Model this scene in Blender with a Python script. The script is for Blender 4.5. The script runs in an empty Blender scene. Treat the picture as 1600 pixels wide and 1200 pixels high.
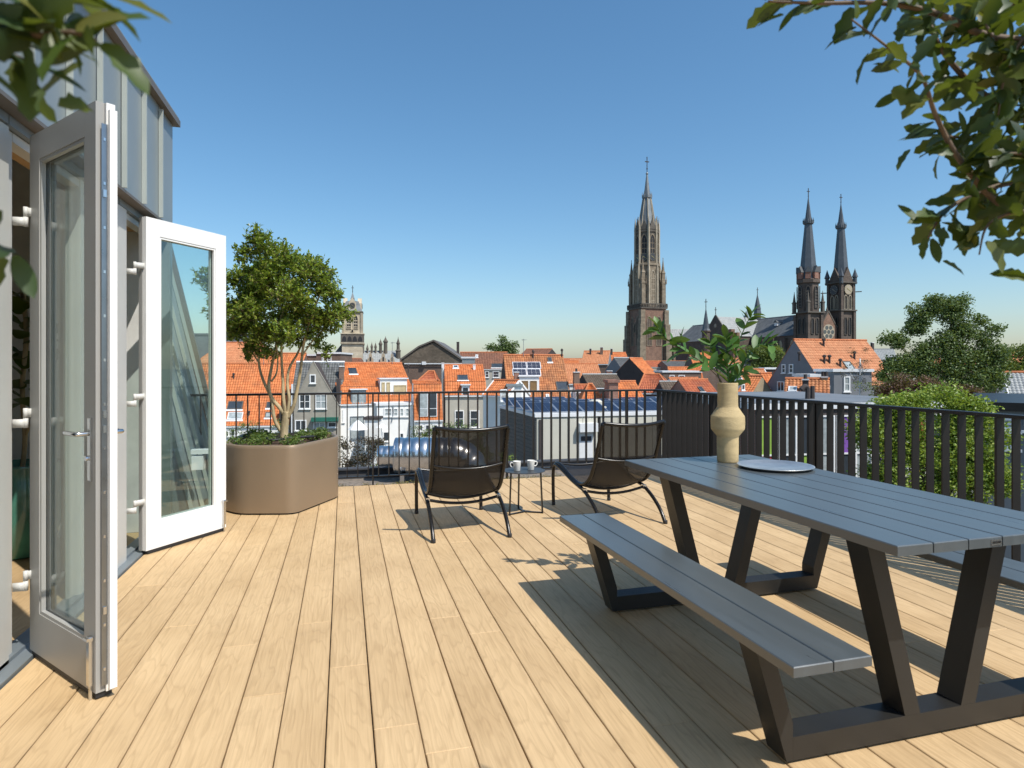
import bpy, math, random
from mathutils import Vector, Matrix, Quaternion

sc = bpy.context.scene
COL = sc.collection
random.seed(7)
R_ = math.radians

# ---------------------------------------------------------------- camera
HC, FPX, HY = 1.36, 1000.0, 572.5            # eye height, focal length and horizon row for a 1600 x 1200 frame
YAW = math.atan(263 / 1000.0)                # the lens looks to the right of the deck boards
FW = Vector((math.sin(YAW), math.cos(YAW)))
RT = Vector((math.cos(YAW), -math.sin(YAW)))
cam = bpy.data.cameras.new('camera')
cam_ob = bpy.data.objects.new('camera', cam)
COL.objects.link(cam_ob)
cam_ob.location = (0, 0, HC)
cam_ob.rotation_euler = (R_(90), 0, -YAW)
cam.sensor_width = 36
cam.lens = 36 * FPX / 1600
cam.shift_y = -(600 - HY) / 1600
cam.clip_start = 0.02
cam.clip_end = 6000
cam.dof.use_dof = True
cam.dof.focus_distance = 8.0
cam.dof.aperture_fstop = 7.1
sc.camera = cam_ob

# ---------------------------------------------------------------- sky, sun, exposure
SUN = Vector((0.40, -0.575, 1.0)).normalized()
world = bpy.data.worlds.new('World')
sc.world = world
world.use_nodes = True
wn = world.node_tree
wn.nodes.clear()
sky = wn.nodes.new('ShaderNodeTexSky')
sky.sky_type = 'NISHITA'
sky.sun_disc = False
sky.sun_elevation = math.asin(SUN.z)
sky.sun_rotation = math.atan2(SUN.x, SUN.y)
sky.altitude = 0
sky.air_density = 1.1
sky.dust_density = 1.0
sky.ozone_density = 4.5
bg = wn.nodes.new('ShaderNodeBackground')
bg.inputs['Strength'].default_value = 0.148
wo = wn.nodes.new('ShaderNodeOutputWorld')
hsv = wn.nodes.new('ShaderNodeHueSaturation')
hsv.inputs['Saturation'].default_value = 1.14
hsv.inputs['Hue'].default_value = 0.492
wn.links.new(sky.outputs[0], hsv.inputs['Color'])
wn.links.new(hsv.outputs[0], bg.inputs[0])
wn.links.new(bg.outputs[0], wo.inputs[0])
sl = bpy.data.lights.new('sun', 'SUN')
sl.energy = 4.8
sl.angle = R_(0.5)
sl.color = (1.0, 0.955, 0.88)
so = bpy.data.objects.new('sun', sl)
COL.objects.link(so)
so.rotation_euler = SUN.to_track_quat('Z', 'Y').to_euler()
so.location = (20, -14, 40)
sc.view_settings.view_transform = 'Standard'
sc.view_settings.look = 'None'
sc.view_settings.exposure = 0.06
sc.view_settings.gamma = 1.0
sc.view_settings.use_curve_mapping = False
sc.cycles.max_bounces = 8
sc.cycles.transparent_max_bounces = 24

# ---------------------------------------------------------------- materials
MATS = {}
def nt(name):
    m = bpy.data.materials.new(name)
    m.use_nodes = True
    t = m.node_tree
    t.nodes.clear()
    o = t.nodes.new('ShaderNodeOutputMaterial')
    return m, t, o
def nd(t, typ, **kw):
    n = t.nodes.new(typ)
    for k, v in kw.items():
        if k.startswith('i_'):
            key = k[2:]
            key = int(key) if key.isdigit() else key.replace('_', ' ')
            n.inputs[key].default_value = v
        else:
            setattr(n, k, v)
    return n
def c4(c): return (c[0], c[1], c[2], 1.0)
def ramp(t, src, stops):
    r = t.nodes.new('ShaderNodeValToRGB')
    els = r.color_ramp.elements
    while len(els) < len(stops): els.new(0.5)
    for e, (p, c) in zip(els, stops):
        e.position = p; e.color = c4(c)
    t.links.new(src, r.inputs[0])
    return r.outputs[0]
def mixc(t, fac, a, b, mode='MIX'):
    n = t.nodes.new('ShaderNodeMix'); n.data_type = 'RGBA'; n.blend_type = mode
    for s, v in ((0, fac), (6, a), (7, b)):
        if hasattr(v, 'links') or hasattr(v, 'is_output'): t.links.new(v, n.inputs[s])
        else: n.inputs[s].default_value = v if s == 0 else c4(v)
    return n.outputs[2]
def pbr(name, col, rough=0.6, metal=0.0, var=0.15, scale=3.0, bump=0.0, bscale=40.0, spec=0.5, coat=0.0, stretch=(1, 1, 1), isl=0.0):
    """plain surface: base colour with soft uneven tone and fine relief"""
    m, t, o = nt(name)
    tc = nd(t, 'ShaderNodeTexCoord')
    mp = nd(t, 'ShaderNodeMapping'); mp.inputs['Scale'].default_value = stretch
    t.links.new(tc.outputs['Object'], mp.inputs[0])
    nz = nd(t, 'ShaderNodeTexNoise', i_Scale=scale, i_Detail=6.0, i_Roughness=0.6)
    t.links.new(mp.outputs[0], nz.inputs['Vector'])
    lo = [c * (1 - var) for c in col]; hi = [min(1, c * (1 + var)) for c in col]
    c = ramp(t, nz.outputs['Fac'], [(0.3, lo), (0.7, hi)])
    if isl:
        g = nd(t, 'ShaderNodeNewGeometry')
        c2 = ramp(t, g.outputs['Random Per Island'], [(0.0, [1 - isl] * 3), (1.0, [1] * 3)])
        c = mixc(t, 1.0, c, c2, 'MULTIPLY')
    b = nd(t, 'ShaderNodeBsdfPrincipled', i_Roughness=rough, i_Metallic=metal)
    b.inputs['Specular IOR Level'].default_value = spec
    b.inputs['Coat Weight'].default_value = coat
    t.links.new(c, b.inputs['Base Color'])
    rr = nd(t, 'ShaderNodeMapRange', i_3=max(0.02, rough - 0.07), i_4=min(1, rough + 0.07))
    t.links.new(nz.outputs['Fac'], rr.inputs[0]); t.links.new(rr.outputs[0], b.inputs['Roughness'])
    if bump:
        n2 = nd(t, 'ShaderNodeTexNoise', i_Scale=bscale, i_Detail=4.0)
        t.links.new(mp.outputs[0], n2.inputs['Vector'])
        bp = nd(t, 'ShaderNodeBump', i_Strength=bump, i_Distance=0.01)
        t.links.new(n2.outputs['Fac'], bp.inputs['Height']); t.links.new(bp.outputs[0], b.inputs['Normal'])
    t.links.new(b.outputs[0], o.inputs[0])
    MATS[name] = m
    return m
def brick(name, c1, c2, mortar, sx=0.21, sz=0.062, rough=0.85):
    m, t, o = nt(name)
    tc = nd(t, 'ShaderNodeTexCoord')
    sp = nd(t, 'ShaderNodeSeparateXYZ'); t.links.new(tc.outputs['Object'], sp.inputs[0])
    ad = nd(t, 'ShaderNodeMath', operation='ADD'); t.links.new(sp.outputs[0], ad.inputs[0]); t.links.new(sp.outputs[1], ad.inputs[1])
    cb = nd(t, 'ShaderNodeCombineXYZ'); t.links.new(ad.outputs[0], cb.inputs[0]); t.links.new(sp.outputs[2], cb.inputs[1])
    bk = nd(t, 'ShaderNodeTexBrick', i_Scale=1.0, i_Mortar_Size=0.007)
    bk.inputs['Brick Width'].default_value = sx; bk.inputs['Row Height'].default_value = sz
    bk.inputs['Color1'].default_value = c4(c1); bk.inputs['Color2'].default_value = c4(c2); bk.inputs['Mortar'].default_value = c4(mortar)
    t.links.new(cb.outputs[0], bk.inputs['Vector'])
    nz = nd(t, 'ShaderNodeTexNoise', i_Scale=0.6, i_Detail=6.0); t.links.new(tc.outputs['Object'], nz.inputs['Vector'])
    cc = mixc(t, 1.0, bk.outputs['Color'], ramp(t, nz.outputs['Fac'], [(0.3, (.66, .66, .66)), (0.7, (1, 1, 1))]), 'MULTIPLY')
    b = nd(t, 'ShaderNodeBsdfPrincipled', i_Roughness=rough)
    t.links.new(cc, b.inputs['Base Color'])
    t.links.new(b.outputs[0], o.inputs[0])
    MATS[name] = m
def tiles(name, a, b_, moss, mossamt=0.6, rough=0.75):
    """roof tiles: the relief is geometry, UV counts the tiles, each tile has its own tone"""
    m, t, o = nt(name)
    uv = nd(t, 'ShaderNodeUVMap')
    fl = nd(t, 'ShaderNodeVectorMath', operation='FLOOR'); t.links.new(uv.outputs[0], fl.inputs[0])
    wnn = nd(t, 'ShaderNodeTexWhiteNoise', noise_dimensions='3D'); t.links.new(fl.outputs[0], wnn.inputs[0])
    c = ramp(t, wnn.outputs['Value'], [(0.0, a), (1.0, b_)])
    tc = nd(t, 'ShaderNodeTexCoord')
    nz = nd(t, 'ShaderNodeTexNoise', i_Scale=0.8, i_Detail=8.0, i_Roughness=0.65); t.links.new(tc.outputs['Object'], nz.inputs['Vector'])
    f = ramp(t, nz.outputs['Fac'], [(0.45, (0, 0, 0)), (0.72, (mossamt,) * 3)])
    cc = mixc(t, f, c, moss)
    nz2 = nd(t, 'ShaderNodeTexNoise', i_Scale=9.0, i_Detail=3.0); t.links.new(tc.outputs['Object'], nz2.inputs['Vector'])
    cc = mixc(t, 1.0, cc, ramp(t, nz2.outputs['Fac'], [(0.3, (.8, .8, .8)), (0.7, (1, 1, 1))]), 'MULTIPLY')
    b = nd(t, 'ShaderNodeBsdfPrincipled', i_Roughness=rough)
    t.links.new(cc, b.inputs['Base Color'])
    t.links.new(b.outputs[0], o.inputs[0])
    MATS[name] = m
def leafmat(name, stops, trans=0.35, rough=0.4, coat=0.0):
    m, t, o = nt(name)
    g = nd(t, 'ShaderNodeNewGeometry')
    oi = nd(t, 'ShaderNodeObjectInfo')
    ad = nd(t, 'ShaderNodeMath', operation='ADD'); t.links.new(g.outputs['Random Per Island'], ad.inputs[0]); t.links.new(oi.outputs['Random'], ad.inputs[1])
    fr = nd(t, 'ShaderNodeMath', operation='FRACT'); t.links.new(ad.outputs[0], fr.inputs[0])
    c = ramp(t, fr.outputs[0], stops)
    b = nd(t, 'ShaderNodeBsdfPrincipled', i_Roughness=rough)
    b.inputs['Coat Weight'].default_value = coat
    b.inputs['Coat Roughness'].default_value = 0.25
    t.links.new(c, b.inputs['Base Color'])
    tr = nd(t, 'ShaderNodeBsdfTranslucent')
    t.links.new(mixc(t, 0.5, c, (0.35, 0.42, 0.03)), tr.inputs[0])
    mx = nd(t, 'ShaderNodeMixShader', i_Fac=trans)
    t.links.new(b.outputs[0], mx.inputs[1]); t.links.new(tr.outputs[0], mx.inputs[2])
    t.links.new(mx.outputs[0], o.inputs[0])
    MATS[name] = m
def glassmat(name, tint, ior=1.5, refl=1.0):
    m, t, o = nt(name)
    ge = nd(t, 'ShaderNodeNewGeometry')
    mr = nd(t, 'ShaderNodeMapRange', i_3=ior, i_4=1.0 / ior)      # same reflectance on both faces of the sheet
    t.links.new(ge.outputs['Backfacing'], mr.inputs[0])
    fz = nd(t, 'ShaderNodeFresnel')
    t.links.new(mr.outputs[0], fz.inputs[0])
    tr = nd(t, 'ShaderNodeBsdfTransparent'); tr.inputs[0].default_value = c4(tint)
    gl = nd(t, 'ShaderNodeBsdfGlossy', i_Roughness=0.0)
    mu = nd(t, 'ShaderNodeMath', operation='MULTIPLY', i_1=refl); mu.use_clamp = True
    t.links.new(fz.outputs[0], mu.inputs[0])
    mx = nd(t, 'ShaderNodeMixShader')
    t.links.new(mu.outputs[0], mx.inputs[0]); t.links.new(tr.outputs[0], mx.inputs[1]); t.links.new(gl.outputs[0], mx.inputs[2])
    t.links.new(mx.outputs[0], o.inputs[0])
    MATS[name] = m
def clothmat(name, col, see):
    """open weave: part of every thread row lets light and view through"""
    m, t, o = nt(name)
    tc = nd(t, 'ShaderNodeTexCoord')
    b = nd(t, 'ShaderNodeBsdfPrincipled', i_Roughness=0.55); b.inputs['Base Color'].default_value = c4(col)
    wv = nd(t, 'ShaderNodeTexNoise', i_Scale=260.0, i_Detail=2.0); t.links.new(tc.outputs['Object'], wv.inputs['Vector'])
    t.links.new(ramp(t, wv.outputs['Fac'], [(0.35, [c * .7 for c in col]), (0.65, [c * 1.3 for c in col])]), b.inputs['Base Color'])
    tr = nd(t, 'ShaderNodeBsdfTransparent')
    mx = nd(t, 'ShaderNodeMixShader', i_Fac=see)
    t.links.new(b.outputs[0], mx.inputs[1]); t.links.new(tr.outputs[0], mx.inputs[2]); t.links.new(mx.outputs[0], o.inputs[0])
    MATS[name] = m
def deckmat(name, a, b_, dark):
    """oak-grained composite board: long stretched grain, cathedral figures, own tone per board"""
    m, t, o = nt(name)
    tc = nd(t, 'ShaderNodeTexCoord'); oi = nd(t, 'ShaderNodeObjectInfo')
    sc_ = nd(t, 'ShaderNodeVectorMath', operation='SCALE'); sc_.inputs['Scale'].default_value = 37.0
    cx = nd(t, 'ShaderNodeCombineXYZ'); t.links.new(oi.outputs['Random'], cx.inputs[0]); t.links.new(oi.outputs['Random'], cx.inputs[1])
    t.links.new(cx.outputs[0], sc_.inputs[0])
    ad = nd(t, 'ShaderNodeVectorMath', operation='ADD'); t.links.new(tc.outputs['Object'], ad.inputs[0]); t.links.new(sc_.outputs[0], ad.inputs[1])
    mp = nd(t, 'ShaderNodeMapping'); mp.inputs['Scale'].default_value = (1.0, 0.16, 1.0); t.links.new(ad.outputs[0], mp.inputs[0])
    dn = nd(t, 'ShaderNodeTexNoise', i_Scale=5.0, i_Detail=3.0, i_Roughness=0.5); t.links.new(mp.outputs[0], dn.inputs['Vector'])
    mu = nd(t, 'ShaderNodeMath', operation='MULTIPLY', i_1=95.0); t.links.new(dn.outputs['Fac'], mu.inputs[0])
    sn = nd(t, 'ShaderNodeMath', operation='SINE'); t.links.new(mu.outputs[0], sn.inputs[0])   # contour rings of the noise read as figure
    mp2 = nd(t, 'ShaderNodeMapping'); mp2.inputs['Scale'].default_value = (95.0, 2.2, 1.0); t.links.new(ad.outputs[0], mp2.inputs[0])
    fn = nd(t, 'ShaderNodeTexNoise', i_Scale=1.0, i_Detail=5.0, i_Roughness=0.7); t.links.new(mp2.outputs[0], fn.inputs['Vector'])
    big = nd(t, 'ShaderNodeTexNoise', i_Scale=1.6, i_Detail=3.0); t.links.new(ad.outputs[0], big.inputs['Vector'])
    base = ramp(t, big.outputs['Fac'], [(0.3, a), (0.7, b_)])
    g1 = ramp(t, sn.outputs[0], [(0.0, (0.0,) * 3), (0.62, (0.0,) * 3), (1.0, (0.15,) * 3)])
    g2 = ramp(t, fn.outputs['Fac'], [(0.44, (0.0,) * 3), (0.70, (0.30,) * 3)])
    c = mixc(t, g1, base, dark); c = mixc(t, g2, c, dark)
    tone = ramp(t, oi.outputs['Random'], [(0.0, (0.90, 0.89, 0.88)), (1.0, (1.0, 1.0, 1.0))])
    c = mixc(t, 1.0, c, tone, 'MULTIPLY')
    dust = nd(t, 'ShaderNodeTexNoise', i_Scale=34.0, i_Detail=2.0); t.links.new(ad.outputs[0], dust.inputs['Vector'])
    c = mixc(t, ramp(t, dust.outputs['Fac'], [(0.79, (0,) * 3), (0.83, (0.45,) * 3)]), c, (0.16, 0.10, 0.05))
    sx_ = nd(t, 'ShaderNodeSeparateXYZ'); t.links.new(tc.outputs['Object'], sx_.inputs[0])
    ab = nd(t, 'ShaderNodeMath', operation='ABSOLUTE'); t.links.new(sx_.outputs[0], ab.inputs[0])
    ed = nd(t, 'ShaderNodeMapRange', i_1=0.070, i_2=0.0825); t.links.new(ab.outputs[0], ed.inputs[0])
    st = nd(t, 'ShaderNodeTexNoise', i_Scale=2.6, i_Detail=7.0, i_Roughness=0.7); t.links.new(ad.outputs[0], st.inputs['Vector'])
    em = nd(t, 'ShaderNodeMath', operation='MULTIPLY'); t.links.new(ed.outputs[0], em.inputs[0]); t.links.new(st.outputs['Fac'], em.inputs[1])
    e2 = nd(t, 'ShaderNodeMath', operation='MULTIPLY', i_1=0.42); t.links.new(em.outputs[0], e2.inputs[0])
    c = mixc(t, e2.outputs[0], c, (0.25, 0.16, 0.075))                     # dirt worn into the board edges
    c = mixc(t, ramp(t, st.outputs['Fac'], [(0.56, (0,) * 3), (0.74, (0.30,) * 3)]), c, (0.33, 0.225, 0.12))   # dull scuffed patches
    b = nd(t, 'ShaderNodeBsdfPrincipled', i_Roughness=0.62)
    b.inputs['Specular IOR Level'].default_value = 0.35
    t.links.new(c, b.inputs['Base Color'])
    hm = nd(t, 'ShaderNodeMath', operation='MULTIPLY_ADD', i_1=0.5); t.links.new(sn.outputs[0], hm.inputs[0]); t.links.new(fn.outputs['Fac'], hm.inputs[2])
    bp = nd(t, 'ShaderNodeBump', i_Strength=0.22, i_Distance=0.004); t.links.new(hm.outputs[0], bp.inputs['Height'])
    t.links.new(bp.outputs[0], b.inputs['Normal']); t.links.new(b.outputs[0], o.inputs[0])
    MATS[name] = m

deckmat('deck_oak', (0.55, 0.38, 0.20), (0.665, 0.475, 0.262), (0.23, 0.135, 0.055))
pbr('zinc', (0.30, 0.335, 0.34), 0.42, 0.35, 0.10, 1.4, 0.05, 8)
pbr('zinc_seam', (0.44, 0.47, 0.43), 0.4, 0.3, 0.06, 2)
pbr('fascia', (0.17, 0.145, 0.12), 0.5, 0.3, 0.1)
pbr('lintel', (0.20, 0.23, 0.25), 0.45, 0.2, 0.08)
pbr('door_grey', (0.34, 0.335, 0.315), 0.45, 0.0, 0.04)
pbr('frame_light', (0.56, 0.555, 0.52), 0.45, 0.0, 0.04)
pbr('door_white', (0.82, 0.81, 0.78), 0.35, 0.0, 0.03)
pbr('steel', (0.62, 0.63, 0.64), 0.22, 1.0, 0.06, 20)
pbr('lock_strip', (0.30, 0.32, 0.34), 0.3, 1.0, 0.1, 12)
pbr('black_rubber', (0.02, 0.02, 0.022), 0.6)
glassmat('door_glass', (0.93, 0.97, 0.955), 1.52, 1.15)
pbr('rail_brown', (0.015, 0.012, 0.0105), 0.42, 0.2, 0.15, 5, 0.05, 150)
pbr('table_slate', (0.078, 0.092, 0.098), 0.30, 0.0, 0.10, 3, 0.03, 160, 0.8, stretch=(8, 0.6, 1))
pbr('table_frame', (0.021, 0.0205, 0.019), 0.42, 0.1, 0.14, 6, 0.12, 300)
pbr('tube_black', (0.016, 0.015, 0.014), 0.26, 0.3, 0.1, 6)
clothmat('sling', (0.009, 0.0078, 0.0073), 0.30)
pbr('side_slate', (0.045, 0.05, 0.056), 0.42, 0.1, 0.1)
pbr('mug', (0.78, 0.77, 0.72), 0.35, 0, 0.05, 30)
pbr('coffee', (0.05, 0.025, 0.012), 0.15)
pbr('vase_clay', (0.475, 0.365, 0.195), 0.8, 0, 0.16, 9, 0.28, 70, 0.2, stretch=(1, 1, 3))
pbr('tray', (0.60, 0.60, 0.58), 0.42, 0.9, 0.15, 9, 0.05, 40)
pbr('planter_taupe', (0.27, 0.20, 0.132), 0.42, 0.25, 0.05, 2, 0.04, 200)
pbr('soil', (0.07, 0.042, 0.026), 0.95, 0, 0.5, 30, 0.9, 60)
pbr('bark', (0.43, 0.34, 0.20), 0.85, 0, 0.45, 12, 0.6, 40, 0.2, stretch=(1, 1, .35))
pbr('bark_dark', (0.10, 0.075, 0.052), 0.9, 0, 0.4, 8, 0.6, 30, 0.2)
pbr('twig', (0.13, 0.085, 0.05), 0.7, 0, 0.3, 30)
leafmat('leaf_planter', [(0.0, (0.055, 0.10, 0.018)), (0.4, (0.15, 0.24, 0.032)), (0.8, (0.30, 0.40, 0.05)), (1.0, (0.42, 0.42, 0.09))], 0.40, 0.35)
leafmat('leaf_tree', [(0.0, (0.05, 0.088, 0.024)), (0.5, (0.115, 0.18, 0.048)), (1.0, (0.21, 0.28, 0.10))], 0.25, 0.5)
leafmat('leaf_bright', [(0.0, (0.09, 0.16, 0.02)), (0.5, (0.24, 0.36, 0.045)), (1.0, (0.44, 0.50, 0.13))], 0.42, 0.45)
leafmat('leaf_copper', [(0.0, (0.05, 0.022, 0.018)), (0.5, (0.12, 0.05, 0.035)), (1.0, (0.24, 0.13, 0.08))], 0.25, 0.5)
leafmat('leaf_mid', [(0.0, (0.05, 0.085, 0.018)), (0.5, (0.12, 0.18, 0.035)), (1.0, (0.21, 0.25, 0.06))], 0.3, 0.5)
leafmat('leaf_dry', [(0.0, (0.05, 0.032, 0.026)), (0.6, (0.10, 0.07, 0.05)), (1.0, (0.17, 0.14, 0.07))], 0.2, 0.6)
leafmat('leaf_holly', [(0.0, (0.014, 0.034, 0.008)), (0.5, (0.030, 0.066, 0.010)), (0.85, (0.068, 0.105, 0.015)), (1.0, (0.14, 0.135, 0.025))], 0.24, 0.48, 0.0)
leafmat('leaf_zz', [(0.0, (0.030, 0.085, 0.016)), (0.6, (0.065, 0.17, 0.026)), (1.0, (0.10, 0.20, 0.045))], 0.18, 0.5, 0.0)
leafmat('leaf_fig', [(0.0, (0.02, 0.045, 0.008)), (1.0, (0.08, 0.13, 0.02))], 0.25, 0.35)
leafmat('leaf_cover', [(0.0, (0.04, 0.08, 0.015)), (0.6, (0.10, 0.17, 0.03)), (1.0, (0.2, 0.24, 0.06))], 0.3, 0.5)
leafmat('leaf_sedum', [(0.0, (0.12, 0.12, 0.02)), (0.6, (0.28, 0.24, 0.05)), (1.0, (0.32, 0.16, 0.07))], 0.2, 0.6)
pbr('gravel', (0.30, 0.27, 0.23), 0.9, 0, 0.35, 9, isl=0.5)
pbr('bitumen', (0.045, 0.046, 0.05), 0.8, 0, 0.3, 2, 0.4, 60)
pbr('roof_grey', (0.16, 0.175, 0.19), 0.55, 0, 0.15, 0.6, 0.2, 20)
pbr('annex_gravel', (0.20, 0.165, 0.13), 0.95, 0, 0.4, 12, 0.6, 60)
pbr('duct', (0.80, 0.77, 0.73), 0.24, 1.0, 0.12, 8)
pbr('ground', (0.10, 0.10, 0.08), 0.95, 0, 0.4, 0.08)
tiles('tile_orange', (0.54, 0.15, 0.040), (0.72, 0.24, 0.075), (0.30, 0.12, 0.05))
tiles('tile_old', (0.36, 0.125, 0.045), (0.60, 0.24, 0.09), (0.16, 0.09, 0.05), 0.6)
tiles('tile_pale', (0.52, 0.20, 0.085), (0.64, 0.275, 0.125), (0.42, 0.19, 0.09))
tiles('tile_brown', (0.20, 0.085, 0.05), (0.30, 0.13, 0.075), (0.15, 0.08, 0.05))
tiles('tile_red', (0.40, 0.105, 0.045), (0.54, 0.16, 0.065), (0.25, 0.09, 0.05))
tiles('tile_black', (0.085, 0.09, 0.09), (0.17, 0.175, 0.17), (0.10, 0.11, 0.09))
tiles('slate', (0.085, 0.09, 0.095), (0.135, 0.14, 0.145), (0.10, 0.11, 0.10))
tiles('slate_pale', (0.30, 0.315, 0.31), (0.38, 0.39, 0.38), (0.28, 0.30, 0.28), 0.4)
tiles('shingle_brown', (0.105, 0.075, 0.05), (0.165, 0.12, 0.085), (0.10, 0.085, 0.055), 0.5)
pbr('ridge_orange', (0.48, 0.16, 0.06), 0.8, 0, 0.25, 4)
pbr('plaster_grey', (0.33, 0.30, 0.245), 0.9, 0, 0.18, 0.9, 0.3, 30)
pbr('plaster_beige', (0.46, 0.43, 0.36), 0.9, 0, 0.10, 0.9)
pbr('plaster_white', (0.84, 0.83, 0.79), 0.85, 0, 0.06, 0.7)
pbr('plaster_bluegrey', (0.20, 0.21, 0.225), 0.9, 0, 0.12, 0.8)
pbr('paint_white', (0.82, 0.82, 0.80), 0.5, 0, 0.04)
pbr('paint_green', (0.02, 0.13, 0.09), 0.5)
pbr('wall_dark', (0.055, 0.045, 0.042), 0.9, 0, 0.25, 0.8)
pbr('cladding_grey', (0.105, 0.098, 0.088), 0.8, 0, 0.15, 3)
pbr('panel_cream', (0.56, 0.54, 0.455), 0.6, 0, 0.06, 1)
pbr('trim_white', (0.74, 0.75, 0.75), 0.5, 0, 0.05)
brick('brick_red', (0.27, 0.10, 0.065), (0.36, 0.15, 0.09), (0.36, 0.31, 0.26))
brick('brick_brown', (0.16, 0.095, 0.065), (0.22, 0.13, 0.09), (0.22, 0.19, 0.16))
brick('brick_yellow', (0.36, 0.27, 0.15), (0.44, 0.34, 0.20), (0.40, 0.36, 0.30))
brick('brick_church', (0.21, 0.118, 0.080), (0.29, 0.168, 0.115), (0.27, 0.215, 0.17), 0.6, 0.2)
brick('brick_dark', (0.10, 0.074, 0.058), (0.145, 0.108, 0.084), (0.09, 0.078, 0.068), 0.5, 0.2)
brick('stone_tower', (0.31, 0.25, 0.175), (0.215, 0.172, 0.12), (0.17, 0.14, 0.10), 1.6, 0.7)
brick('stone_hall', (0.66, 0.57, 0.42), (0.56, 0.475, 0.34), (0.42, 0.355, 0.26), 1.2, 0.5)
pbr('stone_pale', (0.38, 0.325, 0.24), 0.9, 0, 0.25, 0.3)
pbr('stone_dark', (0.115, 0.10, 0.082), 0.9, 0, 0.3, 0.4)
pbr('lead', (0.19, 0.205, 0.21), 0.5, 0.3, 0.2, 0.4)
pbr('lead_dark', (0.085, 0.095, 0.105), 0.45, 0.2, 0.2, 0.5)
brick('warehouse_face', (0.125, 0.098, 0.068), (0.185, 0.145, 0.105), (0.10, 0.08, 0.06), 0.30, 0.22)
pbr('opening_dark', (0.018, 0.018, 0.02), 0.7)
pbr('window_pane', (0.045, 0.055, 0.065), 0.06, 0, 0.3, 2, spec=0.9)
pbr('window_pale', (0.36, 0.40, 0.40), 0.08, 0, 0.3, 3, spec=0.8)
pbr('blind_tan', (0.52, 0.42, 0.24), 0.7, 0, 0.1)
pbr('blind_wood', (0.25, 0.15, 0.06), 0.6, 0, 0.15)
pbr('solar_cell', (0.014, 0.022, 0.048), 0.3, 0.0, 0.2, 6, spec=0.5)
pbr('solar_frame', (0.62, 0.64, 0.66), 0.35, 0.8, 0.05)
pbr('gold', (0.55, 0.42, 0.16), 0.3, 0.8)
pbr('clock_face', (0.045, 0.045, 0.05), 0.5)
pbr('curtain', (0.62, 0.58, 0.47), 0.9, 0, 0.10, 40, 0.3, 200, stretch=(1, 1, .2))
pbr('pot_teal', (0.06, 0.20, 0.145), 0.18, 0, 0.35, 3, 0.1, 10, coat=0.5)
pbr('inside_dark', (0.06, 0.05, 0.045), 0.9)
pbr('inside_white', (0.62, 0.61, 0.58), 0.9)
pbr('wood_beam', (0.42, 0.27, 0.13), 0.7, 0, 0.2, 6, 0.1, 40, stretch=(6, .6, 1))
pbr('wood_dark', (0.075, 0.045, 0.03), 0.6, 0, 0.3, 10)
pbr('poster_yellow', (0.62, 0.45, 0.03), 0.6)
pbr('poster_red', (0.50, 0.05, 0.05), 0.6)
pbr('poster_green', (0.25, 0.40, 0.06), 0.6)
pbr('poster_violet', (0.20, 0.08, 0.36), 0.6)
pbr('cloth_white', (0.82, 0.81, 0.78), 0.8)

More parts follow.
